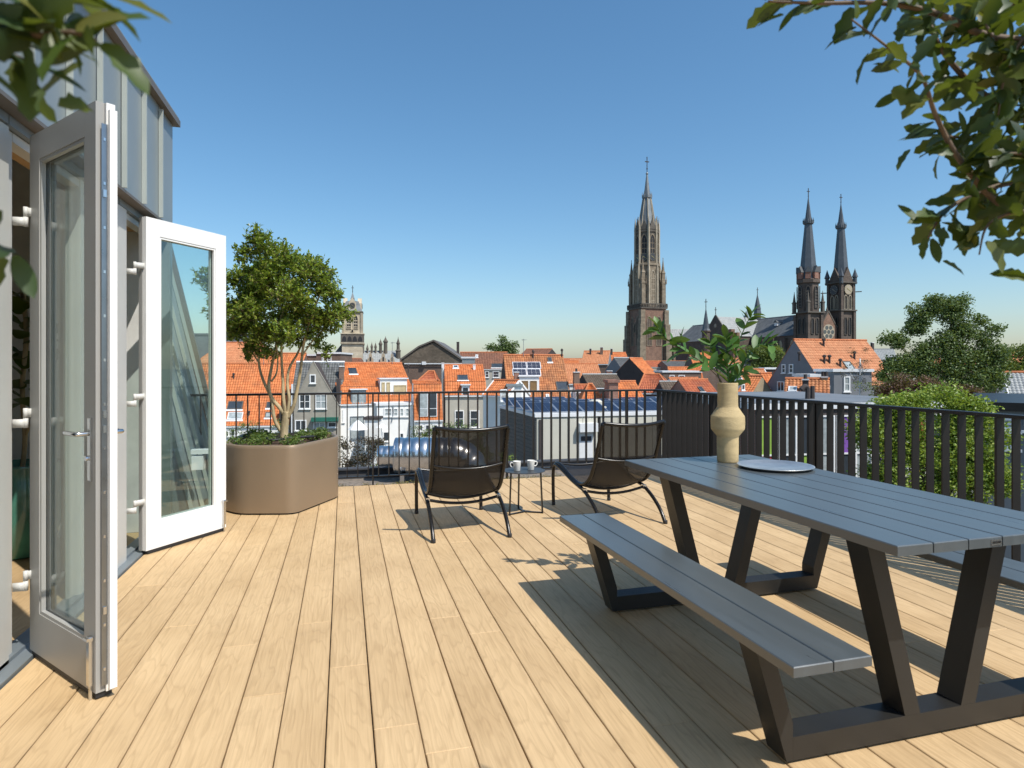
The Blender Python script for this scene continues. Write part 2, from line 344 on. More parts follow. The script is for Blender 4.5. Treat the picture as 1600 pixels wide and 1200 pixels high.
# ---------------------------------------------------------------- mesh helpers
class MB:
    def __init__(s): s.v = []; s.f = []; s.uv = None
    def add(s, vs, fs):
        n = len(s.v); s.v += [tuple(p) for p in vs]; s.f += [tuple(i + n for i in f) for f in fs]; return s
    def box(s, x0, x1, y0, y1, z0, z1, M=None):
        vs = [Vector(p) for p in ((x0, y0, z0), (x1, y0, z0), (x1, y1, z0), (x0, y1, z0), (x0, y0, z1), (x1, y0, z1), (x1, y1, z1), (x0, y1, z1))]
        if M: vs = [M @ p for p in vs]
        return s.add(vs, [(3, 2, 1, 0), (4, 5, 6, 7), (0, 1, 5, 4), (1, 2, 6, 5), (2, 3, 7, 6), (3, 0, 4, 7)])
    def bbox(s, x0, x1, y0, y1, z0, z1, b=0.004, M=None):
        """box with chamfered top edges"""
        vs = [(x0, y0, z0), (x1, y0, z0), (x1, y1, z0), (x0, y1, z0), (x0, y0, z1 - b), (x1, y0, z1 - b), (x1, y1, z1 - b), (x0, y1, z1 - b),
              (x0 + b, y0 + b, z1), (x1 - b, y0 + b, z1), (x1 - b, y1 - b, z1), (x0 + b, y1 - b, z1)]
        vs = [Vector(p) for p in vs]
        if M: vs = [M @ p for p in vs]
        fs = [(3, 2, 1, 0), (8, 9, 10, 11)]
        for i in range(4):
            j = (i + 1) % 4
            fs += [(i, j, 4 + j, 4 + i), (4 + i, 4 + j, 8 + j, 8 + i)]
        return s.add(vs, fs)
    def beam(s, p, q, w, h, up=(0, 0, 1)):
        """bar of section w x h from p to q"""
        p, q = Vector(p), Vector(q); d = (q - p).normalized(); up = Vector(up)
        r = d.cross(up)
        if r.length < 1e-4: r = d.cross(Vector((0, 1, 0)))
        r.normalize(); u = r.cross(d).normalized()
        vs = []
        for c in (p, q):
            for a, b in ((-1, -1), (1, -1), (1, 1), (-1, 1)): vs.append(c + r * (a * w / 2) + u * (b * h / 2))
        return s.add(vs, [(3, 2, 1, 0), (4, 5, 6, 7), (0, 1, 5, 4), (1, 2, 6, 5), (2, 3, 7, 6), (3, 0, 4, 7)])
    def tube(s, pts, rad, n=8, cap=True):
        pts = [Vector(p) for p in pts]; m = len(pts)
        rads = rad if isinstance(rad, (list, tuple)) else [rad] * m
        d0 = (pts[1] - pts[0]).normalized()
        ref = Vector((0, 0, 1)) if abs(d0.z) < 0.9 else Vector((1, 0, 0))
        u = d0.cross(ref).normalized()
        vs = []
        for i in range(m):
            d = (pts[min(i + 1, m - 1)] - pts[max(i - 1, 0)]).normalized()
            u = (u - d * u.dot(d)).normalized(); w = d.cross(u)
            for k in range(n):
                a = 2 * math.pi * k / n
                vs.append(pts[i] + (u * math.cos(a) + w * math.sin(a)) * rads[i])
        fs = []
        for i in range(m - 1):
            for k in range(n):
                k2 = (k + 1) % n
                fs.append((i * n + k, i * n + k2, (i + 1) * n + k2, (i + 1) * n + k))
        if cap: fs += [tuple(range(n - 1, -1, -1)), tuple(range((m - 1) * n, m * n))]
        return s.add(vs, fs)
    def lathe(s, prof, n=24, c=(0, 0, 0), rot=0.0, sx=1.0, sy=1.0):
        vs = []; fs = []; m = len(prof)
        for r, z in prof:
            for k in range(n):
                a = 2 * math.pi * k / n + rot
                vs.append((c[0] + r * math.cos(a) * sx, c[1] + r * math.sin(a) * sy, c[2] + z))
        for i in range(m - 1):
            for k in range(n):
                k2 = (k + 1) % n
                fs.append((i * n + k, i * n + k2, (i + 1) * n + k2, (i + 1) * n + k))
        if prof[0][0] > 1e-5: fs.append(tuple(range(n - 1, -1, -1)))
        if prof[-1][0] > 1e-5: fs.append(tuple(range((m - 1) * n, m * n)))
        return s.add(vs, fs)
    def prism(s, poly, a, b, fn):
        """poly (list of 2-D points) swept from a to b; fn(u, v, t) gives the 3-D point"""
        n = len(poly)
        vs = [fn(u, v, a) for u, v in poly] + [fn(u, v, b) for u, v in poly]
        fs = [tuple(range(n - 1, -1, -1)), tuple(range(n, 2 * n))]
        for i in range(n):
            j = (i + 1) % n
            fs.append((i, j, n + j, n + i))
        return s.add(vs, fs)
    def quad(s, a, b, c, d): return s.add([a, b, c, d], [(0, 1, 2, 3)])
    def mesh(s, name, mat, smooth=False):
        me = bpy.data.meshes.new(name)
        me.from_pydata(s.v, [], s.f)
        if s.uv:
            ul = me.uv_layers.new(name='UVMap')
            flat = [0.0] * (2 * len(me.loops))
            vi = [0] * len(me.loops); me.loops.foreach_get('vertex_index', vi)
            for i, k in enumerate(vi): flat[2 * i], flat[2 * i + 1] = s.uv[k]
            ul.data.foreach_set('uv', flat)
        if mat: me.materials.append(MATS[mat])
        if smooth: me.polygons.foreach_set('use_smooth', [True] * len(me.polygons))
        me.update()
        return me
    def build(s, name, mat, parent=None, smooth=False, fix=True):
        me = s.mesh(name, mat, smooth)
        if fix and not s.uv:
            import bmesh
            bm = bmesh.new(); bm.from_mesh(me); bmesh.ops.recalc_face_normals(bm, faces=bm.faces); bm.to_mesh(me); bm.free()
        return link(name, me, parent)
def link(name, me, parent=None, loc=None, rot=None):
    o = bpy.data.objects.new(name, me); COL.objects.link(o)
    if parent: o.parent = parent
    if loc is not None: o.location = loc
    if rot is not None:
        if isinstance(rot, Quaternion):
            o.rotation_mode = 'QUATERNION'; o.rotation_quaternion = rot
        else: o.rotation_euler = rot
    return o
def tag(o, label, cat, group=None):
    o['label'] = label; o['category'] = cat
    if group: o['group'] = group
    return o
def thing(name, label, cat, loc=(0, 0, 0), rz=0.0, group=None):
    o = bpy.data.objects.new(name, None); COL.objects.link(o)
    o.empty_display_size = 0.2
    o.location = loc; o.rotation_euler = (0, 0, rz)
    return tag(o, label, cat, group)
def struct(o): o['kind'] = 'structure'; return o
def stuff(o): o['kind'] = 'stuff'; return o
def smooth_path(pts, k=6):
    """Catmull-Rom through the points"""
    P = [Vector(p) for p in pts]; out = []
    for i in range(len(P) - 1):
        a = P[max(i - 1, 0)]; b = P[i]; c = P[i + 1]; d = P[min(i + 2, len(P) - 1)]
        for j in range(k):
            t = j / k
            out.append(0.5 * ((2 * b) + (c - a) * t + (2 * a - 5 * b + 4 * c - d) * t * t + (3 * b - a - 3 * c + d) * t ** 3))
    out.append(P[-1]); return out
def at(px, d):
    """ground position seen in column px at distance d along the view axis"""
    l = (px - 800) / FPX * d
    w = FW * d + RT * l
    return w.x, w.y
def zat(py, d): return HC - (py - HY) * d / FPX
def P3(px, py, d):
    x, y = at(px, d); return Vector((x, y, zat(py, d)))

# ================================================================ TERRACE
GZ = -9.0                                           # street level below the terrace
g = MB(); g.quad((-2500, -400, GZ), (2500, -400, GZ), (2500, 3500, GZ), (-2500, 3500, GZ))
struct(g.build('ground', 'ground'))
g = MB(); g.box(-1.9, 4.62, -3.2, 7.78, -1.2, -0.055)
struct(g.build('terrace_slab', 'bitumen'))

# deck: every board is a piece of its own
BW, X0, PH, YE = 0.170, -1.40, -0.063, 7.50
deck = bpy.data.objects.new('deck', None); COL.objects.link(deck); struct(deck)
lengths = {}
def board_mesh(L, w=BW - 0.0045):
    key = (round(L, 3), round(w, 3))
    if key not in lengths:
        m = MB(); m.bbox(-w / 2, w / 2, 0, L, -0.024, 0, 0.0025)
        lengths[key] = m.mesh('deck_board', 'deck_oak')
    return lengths[key]
knownj = {0: [3.0, 6.6], 1: [2.45], 2: [2.25, 5.3], 3: [], 4: [3.2], -1: [3.55], -3: [3.35], -6: [3.05], 5: [4.9], 7: [2.2, 5.9], 9: [3.4], 11: [5.1]}
k0 = math.floor((X0 - PH) / BW); k1 = math.floor((4.02 - PH) / BW)
rj = random.Random(3)
for k in range(k0, k1 + 1):
    xa = PH + k * BW; xb = xa + BW
    w = BW - 0.0045; xc = (xa + xb) / 2
    if xa < X0: xc = (X0 + xb) / 2; w = xb - X0 - 0.005
    if w < 0.03: continue
    js = knownj.get(k)
    if not js:
        j = rj.uniform(1.4, 5.0); js = [j] if j > 3.5 else [j, j + 3.6]
    ys = [-3.0] + [j for j in js if j < YE - .3] + [YE]
    for a, b in zip(ys, ys[1:]):
        o = link('deck_board', board_mesh(b - a - 0.002, w), deck, (xc + rj.uniform(-.0006, .0006), a, rj.uniform(-.0012, 0.0006)))

# gravel and sedum strip between the boards and the railing
def pebbles(name, pts, mat, rmin, rmax, seed):
    rr = random.Random(seed); m = MB()
    for (x, y, z) in pts:
        r = rr.uniform(rmin, rmax); a = rr.uniform(0, 6.3)
        vs = []
        for q in ((1, 0, 0), (0, 1, 0), (-1, 0, 0), (0, -1, 0)):
            s_ = rr.uniform(.7, 1.2)
            vs.append((x + r * s_ * (q[0] * math.cos(a) - q[1] * math.sin(a)), y + r * s_ * (q[0] * math.sin(a) + q[1] * math.cos(a)), z + r * rr.uniform(-.1, .25)))
        vs += [(x, y, z + r * .75), (x, y, z - r * .4)]
        m.add(vs, [(0, 1, 4), (1, 2, 4), (2, 3, 4), (3, 0, 4), (1, 0, 5), (2, 1, 5), (3, 2, 5), (0, 3, 5)])
    return m.build(name, mat, fix=False)
rr = random.Random(5)
RA, RB = Vector((3.985, 7.70)), Vector((4.035, 3.2))     # right railing line
def rail_x(y): return RA.x + (RA.y - y) / (RA.y - RB.y) * (RB.x - RA.x)
pts = [(rr.uniform(-1.35, 4.05), rr.uniform(7.515, 7.74), -0.045) for _ in range(3400)]
for _ in range(3600):
    y = rr.uniform(0.5, 7.5); pts.append((rr.uniform(4.09, rail_x(y) + .42), y, -0.045))
gv = pebbles('gravel', pts, 'gravel', .008, .019, 2); stuff(gv)
tag(gv, 'grey pebbles in the strip between deck boards and railing', 'gravel')
def leaf_cloud(m, c, r, n, size, rnd, up=0.5, asp=0.5, shell=0.0):
    """n small folded leaves spread through an ellipsoid"""
    for _ in range(n):
        while True:
            p = Vector((rnd.uniform(-1, 1), rnd.uniform(-1, 1), rnd.uniform(-1, 1)))
            if shell <= p.length <= 1: break
        c0 = Vector(c) + Vector((p.x * r[0], p.y * r[1], p.z * r[2]))
        d = Vector((rnd.gauss(0, 1), rnd.gauss(0, 1), rnd.gauss(0, .7))).normalized()
        nn = Vector((rnd.gauss(0, 1), rnd.gauss(0, 1), rnd.gauss(up, .8)))
        s_ = d.cross(nn)
        if s_.length < 1e-3: continue
        s_.normalize(); nn = s_.cross(d)
        L = size * rnd.uniform(.65, 1.25); w = L * asp * .5
        m.add([c0 - d * L * .5, c0 + s_ * w + nn * w * .35, c0 + d * L * .5, c0 - s_ * w + nn * w * .35], [(0, 1, 2), (0, 2, 3)])
m = MB(); rr = random.Random(9)
for _ in range(150):
    if rr.random() < .55: x, y = rr.uniform(-.2, 3.6), rr.uniform(7.53, 7.7)
    else:
        y = rr.uniform(2.2, 6.8); x = rr.uniform(4.10, rail_x(y) + .2)
    leaf_cloud(m, (x, y, -.02), (.06, .05, .028), 34, .016, rr, 1.0, .6)
o = m.build('sedum', 'leaf_sedum', fix=False); stuff(o); tag(o, 'low yellow green sedum growing along the foot of the railing', 'sedum')

# ---------------------------------------------------------------- railing
rail = thing('terrace_railing', 'dark brown metal railing with thin flat bars round the deck edge', 'railing')
RL = Vector((-1.62, 7.585)); EndR = RA + (RB - RA) * 1.75
bar_me = None
def rail_run(a, b, posts, dep=.025):
    bar_me = None
    d = (b - a).normalized(); n = Vector((-d.y, d.x)); L = (b - a).length
    ang = math.atan2(d.y, d.x)
    m = MB(); m.bbox(-.03 if dep > .026 else 0, L, -.033, .033, 1.036, 1.06, .004); t = m.build('top_rail', 'rail_brown', rail); t.location = (a.x, a.y, 0); t.rotation_euler = (0, 0, ang)
    m = MB(); m.box(0.012, L - 0.012, -.022, .022, .075, .087); t = m.build('bottom_rail', 'rail_brown', rail); t.location = (a.x, a.y, 0); t.rotation_euler = (0, 0, ang)
    if bar_me is None:
        bm_ = MB(); bm_.box(-.005, .005, -dep, dep, .0875, 1.0355); bar_me = bm_.mesh('baluster', 'rail_brown')
    k = int(L / .12)
    for i in range(1, k + 1):
        s_ = i * L / (k + 1)
        if any(abs(s_ - p) < .03 for p in posts): continue
        q = a + d * s_; link('baluster', bar_me, rail, (q.x, q.y, 0), (0, 0, ang))
    for p in posts:
        q = a + d * p
        m = MB(); m.box(-.008, .008, -.032, .032, -.05, 1.0352)
        pm = m.build('post', 'rail_brown', rail); pm.location = (q.x, q.y, 0); pm.rotation_euler = (0, 0, ang)
        m = MB(); m.box(-.07, .07, -.055, .055, -.052, -.035)
        for sx in (-.045, .045): m.lathe([(.009, 0), (.009, .012), (.004, .016)], 6, (sx, -.03, -.035)); m.lathe([(.009, 0), (.009, .012), (.004, .016)], 6, (sx, .03, -.035))
        m.build('base_plate', 'rail_brown', pm)
LL = (RA - RL).length
RC = RA - (RA - RL).normalized() * .036
rail_run(RL, RC, [.33, .33 + 1.62, .33 + 3.24, .33 + 4.86])
rail_run(RA, EndR, [.10, 1.35, 2.95, 4.55, 6.15], .032)

# ================================================================ ZINC HOUSE WITH THE OPEN DOORS
WX, ZF, YN, YF = -1.47, -1.40, -3.0, 5.97       # frame plane, zinc plane, near and far end
ZB, ZT, DH = 2.52, 3.40, 2.44
hs = thing('zinc_clad_house', 'grey standing seam zinc house with open glazed doors beside the deck', 'house')
pw, y, i = 0.43, YF, 0
while y > YN:
    y2 = max(y - pw, YN)
    m = MB(); m.box(-1.52, ZF + rr.uniform(-.002, .002), y2 + .004, y - .004, ZB, ZT); p = m.build('zinc_panel', 'zinc', hs)
    m = MB(); m.box(ZF + .0025, ZF + .034, y2 - .007, y2 + .007, ZB + .005, ZT - .03); m.build('standing_seam', 'zinc_seam', p)
    y = y2
m = MB(); m.box(-6.0, ZF + .05, YN - .03, YF + .045, ZT + .003, ZT + .055); m.build('roof_edge', 'fascia', hs)
m = MB(); m.box(-6.0, ZF + .042, YN, YF + .037, ZT + .058, ZT + .075); m.build('roof_capping', 'zinc', hs)
m = MB(); m.box(-1.56, ZF + .018, YN, YF + .005, ZB - .022, ZB - .003); m.build('drip_edge', 'fascia', hs)
for a, b in ((YN, 3.36), (3.37, 4.83), (4.84, YF)):
    m = MB(); m.box(-1.56, WX + .012, a, b, DH + .012, ZB - .025); m.build('lintel_panel', 'lintel', hs)
# end wall return and rear
m = MB(); m.box(-1.556, ZF - .002, YF - .075, YF, .0, ZB - .024); m.build('corner_post', 'zinc', hs)
for j in range(10):
    x1 = -1.56 - j * .43; m = MB(); m.box(x1 - .43 + .004, x1 - .004, YF - .03, YF - .002, 0, ZT); m.build('zinc_panel', 'zinc', hs)
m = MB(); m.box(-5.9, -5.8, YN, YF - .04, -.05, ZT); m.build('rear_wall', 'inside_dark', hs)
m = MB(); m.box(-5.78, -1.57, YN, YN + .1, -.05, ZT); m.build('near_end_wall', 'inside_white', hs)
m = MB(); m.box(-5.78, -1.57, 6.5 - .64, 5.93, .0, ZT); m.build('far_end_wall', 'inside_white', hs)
# frame posts of the glazed front (each profile its own piece)
def post(y0, y1, mat='frame_light', x0=-1.56, x1=WX, z0=0.0, z1=DH + .01, name='frame_post'):
    m = MB(); m.bbox(x0, x1, y0, y1, z0, z1, .003)
    return m.build(name, mat, hs)
post(3.28, 3.39, x1=WX + .0); post(3.393, 3.47, x1=WX - .022)
post(4.245, 4.315, x1=WX - .012); post(4.70, 4.79, x1=WX - .012); post(4.793, 4.985, x1=WX + .01); post(4.988, 5.075, x1=WX - .02)
post(5.865, 5.893, x1=WX - .01)
for a, b in ((3.472, 4.243), (5.077, 5.863)):
    post(a, b, z0=DH - .035, x1=WX - .02, name='frame_head')
# near fixed glazing (left of the first door) and the fixed pane between the doors
def fixed(y0, y1, nm):
    w = .075
    m = MB()
    for a, b, c, d in ((y0, y0 + w, .06, DH), (y1 - w, y1, .06, DH), (y0 + w, y1 - w, .06, .15), (y0 + w, y1 - w, DH - .09, DH)): m.box(-1.545, WX - .005, a, b, c, d)
    f = m.build('fixed_window', 'door_white', hs)
    m = MB(); m.box(-1.517, -1.507, y0 + w, y1 - w, .15, DH - .09); m.build('pane', 'door_glass', f)
fixed(4.317, 4.698, 'a')
for a in (.3, 1.3, 2.28): fixed(a + .01, a + .97 if a < 2 else 3.27, 'b')
m = MB(); m.box(-5.78, -1.57, YN + .1, .3, 0, ZT - .4); m.build('partition', 'inside_white', hs)
# thresholds
m = MB(); m.box(-1.57, -1.405, YN, YF - .08, -.05, .012); m.box(-1.52, -1.47, YN, YF - .08, .0125, .03); m.build('threshold', 'lintel', hs)
# interior shell
m = MB(); m.box(-5.78, -1.575, .3, 5.86, -.05, -.002); struct(m.build('interior_floor', 'deck_oak'))
m = MB(); m.box(-5.78, -1.56, .3, 5.86, ZT - .3, ZT - .28); struct(m.build('interior_ceiling', 'inside_white'))
for yy in (1.2, 2.4, 3.6, 4.8):
    m = MB(); m.box(-5.7, -1.6, yy, yy + .09, ZT - .5, ZT - .305); m.build('ceiling_beam', 'wood_beam', hs)
m = MB(); m.box(-1.70, -1.575, .3, 5.84, DH + .02, DH + .16); m.build('timber_head', 'wood_beam', hs)
m = MB(); m.box(-5.75, -5.1, 3.2, 5.6, 0, 2.1); m.box(-5.09, -5.07, 3.3, 4.3, .1, 2.0); m.box(-5.09, -5.07, 4.4, 5.5, .1, 2.0)
o = m.build('wardrobe', 'wood_dark'); tag(o, 'dark timber cupboard deep inside the room behind the doors', 'cupboard')

# door leaves (parts of the house, own pieces below)
def door(hx, hy, fx, fy, hinge_side_y, inner, outer, name, handle):
    d = Vector((fx - hx, fy - hy)); W = d.length; ang = math.atan2(d.y, d.x)
    M = Matrix.Translation((hx, hy, 0)) @ Matrix.Rotation(ang, 4, 'Z')
    z0, z1, t, fw = .03, DH, .034, .118
    # local x runs from the hinge to the free edge; local y < 0 is the outer side when ang is small
    m = MB()
    for a, b, c, e in ((0, fw, z0, z1), (W - fw, W, z0, z1), (fw + .0005, W - fw - .0005, z0, z0 + .19), (fw + .0005, W - fw - .0005, z1 - .125, z1)):
        m.box(a, b, .001, t, c, e, M)
    root = m.build('door', inner, hs)
    m = MB()
    for a, b, c, e in ((0.004, fw, z0, z1), (W - fw, W - .012, z0, z1), (fw + .0005, W - fw - .0005, z0, z0 + .19), (fw + .0005, W - fw - .0005, z1 - .125, z1)):
        m.box(a, b, -t, -.001, c, e, M)
    m.build('outer_frame', outer, root)
    m = MB()
    g_ = .014
    xa, xb, za, zb = fw + .001, W - fw - .001, z0 + .191, z1 - .126
    for side in (1, -1):
        y0, y1 = (.012, .03) if side > 0 else (-.03, -.012)
        for a, b, c, e in ((xa, xa + g_, za, zb), (xb - g_, xb, za, zb), (xa + g_, xb - g_, za, za + g_), (xa + g_, xb - g_, zb - g_, zb)): m.box(a, b, y0, y1, c, e, M)
    m.build('glazing_bead', outer, root)
    m = MB(); m.box(xa, xb, -.0105, -.0065, za, zb, M); m.box(xa, xb, .0065, .0105, za, zb, M); m.build('pane', 'door_glass', root)
    m = MB(); m.box(xa + .0005, xa + .006, -.006, .006, za, zb, M); m.box(xb - .006, xb - .0005, -.006, .006, za, zb, M)
    m.box(xa + .006, xb - .006, -.006, .006, za, za + .006, M); m.box(xa + .006, xb - .006, -.006, .006, zb - .006, zb, M); m.build('pane_spacer', 'black_rubber', root)
    # rebate and lock strip on the free edge
    m = MB(); m.box(W + .0005, W + .020, .006, t, z0 + .012, z1 - .03, M); m.build('rebate_edge', 'door_white', root)
    m = MB(); m.box(W + .0005, W + .003, -.018, .0045, z0 + .03, z1 - .09, M); m.build('lock_strip', 'lock_strip', root)
    for i in range(13):
        m = MB(); zz = .12 + i * .18; m.box(W + .0032, W + .006, -.012, -.004, zz, zz + .012, M); m.build('lock_bolt', 'steel', root)
    for zz in (.32, 1.06, 1.12, 2.02): m = MB(); m.box(W + .0033, W + .010, -.014, -.002, zz + .03, zz + .06, M); m.build('latch', 'steel', root)
    # floor bolt at the free bottom corner
    m = MB(); m.box(W - .055, W - .03, -t - .018, -t - .001, .06, .26, M); m.box(W - .049, W - .036, -t - .012, -t - .004, .0, .06, M)
    m.box(W - .06, W - .025, -t - .028, -t - .001, .245, .257, M); m.build('floor_bolt', 'steel', root)
    m = MB(); m.box(0.02, W - .02, -t + .004, t - .004, .006, z0 - .001, M); m.build('bottom_seal', 'black_rubber', root)
    if handle:
        for s_ in (1, -1):
            y0 = t if s_ > 0 else -t
            m = MB(); m.bbox(-.015, .015, -.13, .13, 0, .009, .003, M @ Matrix.Translation((W - .055, y0 + s_ * .0005, 1.02)) @ Matrix.Rotation(R_(-90 * s_), 4, 'X'))
            m.build('handle_plate', 'steel', root)
            pth = smooth_path([(W - .055, y0 + s_ * .01, 1.085), (W - .055, y0 + s_ * .04, 1.085), (W - .062, y0 + s_ * .052, 1.085), (W - .10, y0 + s_ * .054, 1.085), (W - .175, y0 + s_ * .053, 1.085)], 4)
            m = MB(); m.tube([M @ p for p in pth], .0095, 10); m.build('handle', 'steel', root, True)
            m = MB(); m.tube([M @ Vector((W - .055, y0 + s_ * .008, .985)), M @ Vector((W - .055, y0 + s_ * .022, .985))], .011, 10); m.build('lock_cylinder', 'steel', root)
    return root, M
d1, M1 = door(-1.405, 3.515, -.94, 2.955, 3.45, 'door_white', 'door_grey', 'a', True)
# second leaf: mirrored so that its white outer face looks at the lens
d2, M2 = door(-1.405, 5.14, -.963, 5.757, 5.0, 'door_grey', 'door_white', 'b', False)
m = MB()
# hinges: two knuckles and two straps each
for (hx, hy, jy, leafM) in ((-1.405, 3.515, 3.45, M1), (-1.405, 5.14, 5.06, M2)):
    for zz in (.36, 1.12, 2.06):
        m = MB()
        kx, ky = -1.437, (hy + jy) / 2 - .012
        m.lathe([(.0105, 0), (.0105, .045)], 10, (kx, ky, zz)); m.lathe([(.0105, 0), (.0105, .045)], 10, (kx, ky, zz - .047))
        q = leafM @ Vector((.03, .017 if leafM is M1 else -.017, zz + .026))
        m.beam((kx, ky, zz + .022), q, .007, .04)
        m.box(-1.485, kx, ky - .014, ky - .007, zz - .045, zz - .006)
        m.build('hinge', 'frame_light', d1 if leafM is M1 else d2, True)

# sloped zinc mansard beyond the corner, seen through the second leaf
KS = .233
my0, my1, mz = YF + .002, 8.0, 3.1
n = 5; stepy = (my1 - my0) / n
mans = thing('zinc_mansard_slope', 'sloping seamed zinc roof flank seen through the white door pane', 'roof slope')
for j in range(n):
    a, b = my0 + j * stepy + .003, my0 + (j + 1) * stepy - .003
    m = MB(); m.add([(-1.345, a, -.05), (-1.345, b, -.05), (-1.345 - KS * mz, b, mz), (-1.345 - KS * mz, a, mz), (-1.44, a, -.05), (-1.44, b, -.05), (-1.44 - KS * mz, b, mz), (-1.44 - KS * mz, a, mz)],
                    [(0, 1, 2, 3), (7, 6, 5, 4), (0, 4, 5, 1), (1, 5, 6, 2), (2, 6, 7, 3), (3, 7, 4, 0)])
    p = m.build('zinc_panel', 'zinc', mans)
    m = MB(); yb = b + .003; m.beam((-1.325, yb, 0), (-1.325 - KS * mz, yb, mz), .016, .034, (1, 0, .2)); m.build('standing_seam', 'zinc_seam', p)
m = MB(); m.beam((-1.30, my1 + .03, -.05), (-1.30 - KS * mz, my1 + .03, mz), .05, .09, (1, 0, .2)); m.build('edge_trim', 'fascia', mans)
m = MB(); m.box(-1.335, -1.24, 6.35, 6.47, .42, .54); m.box(-1.345, -1.2, 6.37, 6.45, .56, .6)
o = m.build('wall_light', 'trim_white'); tag(o, 'small white outdoor lamp on the sloping zinc flank', 'lamp')
m = MB(); m.box(-5.8, -1.5, YF + .01, 8.0, -1.2, -.06); m.build('flank_base', 'zinc', mans)
m = MB(); m.box(-6, -1.45 - KS * mz + .09, YF + .01, 8.0, mz - .05, mz); m.build('flank_top', 'zinc', mans)

# curtain just inside the fixed pane, and the pot plant
def curtain(x, y0, y1, z0, z1, label):
    m = MB(); n = 46; vs = []; fs = []
    for i in range(n + 1):
        t = i / n; y = y0 + (y1 - y0) * t
        xx = x + .035 * math.sin(t * 22) + .012 * math.sin(t * 51 + 1)
        for j in range(6):
            q = j / 5; vs.append((xx + .012 * math.sin(t * 40 + q * 3), y + .01 * math.sin(q * 4 + t * 9), z0 + (z1 - z0) * q))
    for i in range(n):
        for j in range(5): fs.append((i * 6 + j, (i + 1) * 6 + j, (i + 1) * 6 + j + 1, i * 6 + j + 1))
    o = m.add(vs, fs).build('curtain', 'curtain', None, True); md = o.modifiers.new('thick', 'SOLIDIFY'); md.thickness = .004
    return tag(o, label, 'curtain')
curtain(-1.80, 4.80, 5.47, .02, 2.42, 'pale linen curtain hanging inside, seen through the near door pane')
pot = thing('teal_pot', 'glazed teal plant pot on the floor just inside the doorway', 'plant pot', (-2.26, 5.40, 0))
m = MB(); m.lathe([(.17, 0), (.20, .02), (.27, .30), (.27, .55), (.235, .64), (.25, .66), (.225, .66), (.21, .60), (.0, .60)], 28); m.build('glazed_shell', 'pot_teal', pot, True)
fig = thing('fiddle_leaf_plant', 'large leafed indoor plant growing in the teal pot', 'plant', (-2.26, 5.40, .6))
m = MB(); m.tube(smooth_path([(0, 0, -.01), (.02, 0, .25), (-.01, .03, .6), (.02, .02, 1.0), (0, 0, 1.35)], 4), .017, 8); m.tube(smooth_path([(.02, 0, .25), (.12, -.06, .5), (.18, -.08, .85), (.16, -.1, 1.1)], 4), .011, 7); m.build('stem', 'bark', fig, True)
def leaf_mesh(L, W, fold=.25, curl=.2, n=5, mat='leaf_fig', spiny=False, thick=False):
    """one leaf along +y, folded along its rib and curling at the tip"""
    vs = []; fs = []
    for i in range(n + 1):
        t = i / n
        w = W * .5 * (math.sin(math.pi * min(1, t * .92 + .06)) ** .75) * (1 if t < .999 else .05)
        if spiny and i % 2 == 1 and 0 < i < n: w *= 1.3
        elif spiny and 0 < i < n: w *= .86
        y = L * t; z = -curl * L * t * t + .02 * L
        vs += [(-w, y, z + fold * w), (0, y, z), (w, y, z + fold * w)]
    for i in range(n):
        a = i * 3; b = a + 3
        fs += [(a, a + 1, b + 1, b), (a + 1, a + 2, b + 2, b + 1)]
    m = MB(); m.add(vs, fs)
    me = m.mesh('leaf', mat, True)
    return me
fl = leaf_mesh(.24, .15)
rr = random.Random(12)
for i in range(26):
    z = .45 + i * .036; a = rr.uniform(0, 6.28); bx = .15 if i % 3 == 0 else 0
    link('leaf', fl, fig, (bx + .02 * math.cos(a), -.07 * (bx > 0), z), (rr.uniform(-.1, .9), rr.uniform(-.5, .5), a))

# ================================================================ PICNIC TABLE
pt = thing('picnic_table', 'slate grey picnic table with attached benches and dark metal frames', 'picnic table', (2.12, 2.635, 0), R_(1.2))
TT, BT, hl_, tw = .79, .47, .975, .445
nb = 6; bw = 2 * tw / nb
for i in range(nb):
    m = MB(); x = -tw + i * bw; m.bbox(x + .0025, x + bw - .0025, -hl_, hl_, TT - .034, TT, .003); m.build('tabletop_board', 'table_slate', pt)
for s_ in (-1, 1):
    for a in (.568, .714):
        xa, xb = sorted((s_ * a, s_ * (a + .141))); m = MB(); m.bbox(xa, xb, -1.0, 1.0, BT - .032, BT, .003); m.build('bench_board', 'table_slate', pt)
for yc in (-.70, .69):
    m = MB(); m.box(-.65, .65, yc - .05, yc + .05, .012, .092); m.build('base_beam', 'table_frame', pt)
    for xx in (-.6, .6): m = MB(); m.lathe([(.022, 0), (.022, .0118)], 12, (xx, yc, 0)); m.build('glide_foot', 'black_rubber', pt)
    for s_ in (-1, 1):
        m = MB(); m.prism([(s_ * .097, .0925), (s_ * .167, .0925), (s_ * .345, TT - .0345), (s_ * .275, TT - .0345)], yc - .05, yc + .05, lambda u, v, t: (u, t, v)); m.build('table_leg', 'table_frame', pt)
        m = MB(); m.prism([(s_ * .6505, .012), (s_ * .676, .012), (s_ * .806, BT - .0325), (s_ * .742, BT - .0325), (s_ * .6505, .14)], yc - .05, yc + .05, lambda u, v, t: (u, t, v)); m.build('bench_leg', 'table_frame', pt)
    m = MB(); m.box(-.27, .27, yc - .02, yc + .02, TT - .046, TT - .0348); m.build('top_strap', 'table_frame', pt)
px_ = -tw + 3 * bw - .052
m = MB(); m.box(px_, px_ + .045, -hl_ - .0025, -hl_ - .0005, TT - .028, TT - .008); m.build('maker_plate', 'steel', pt)
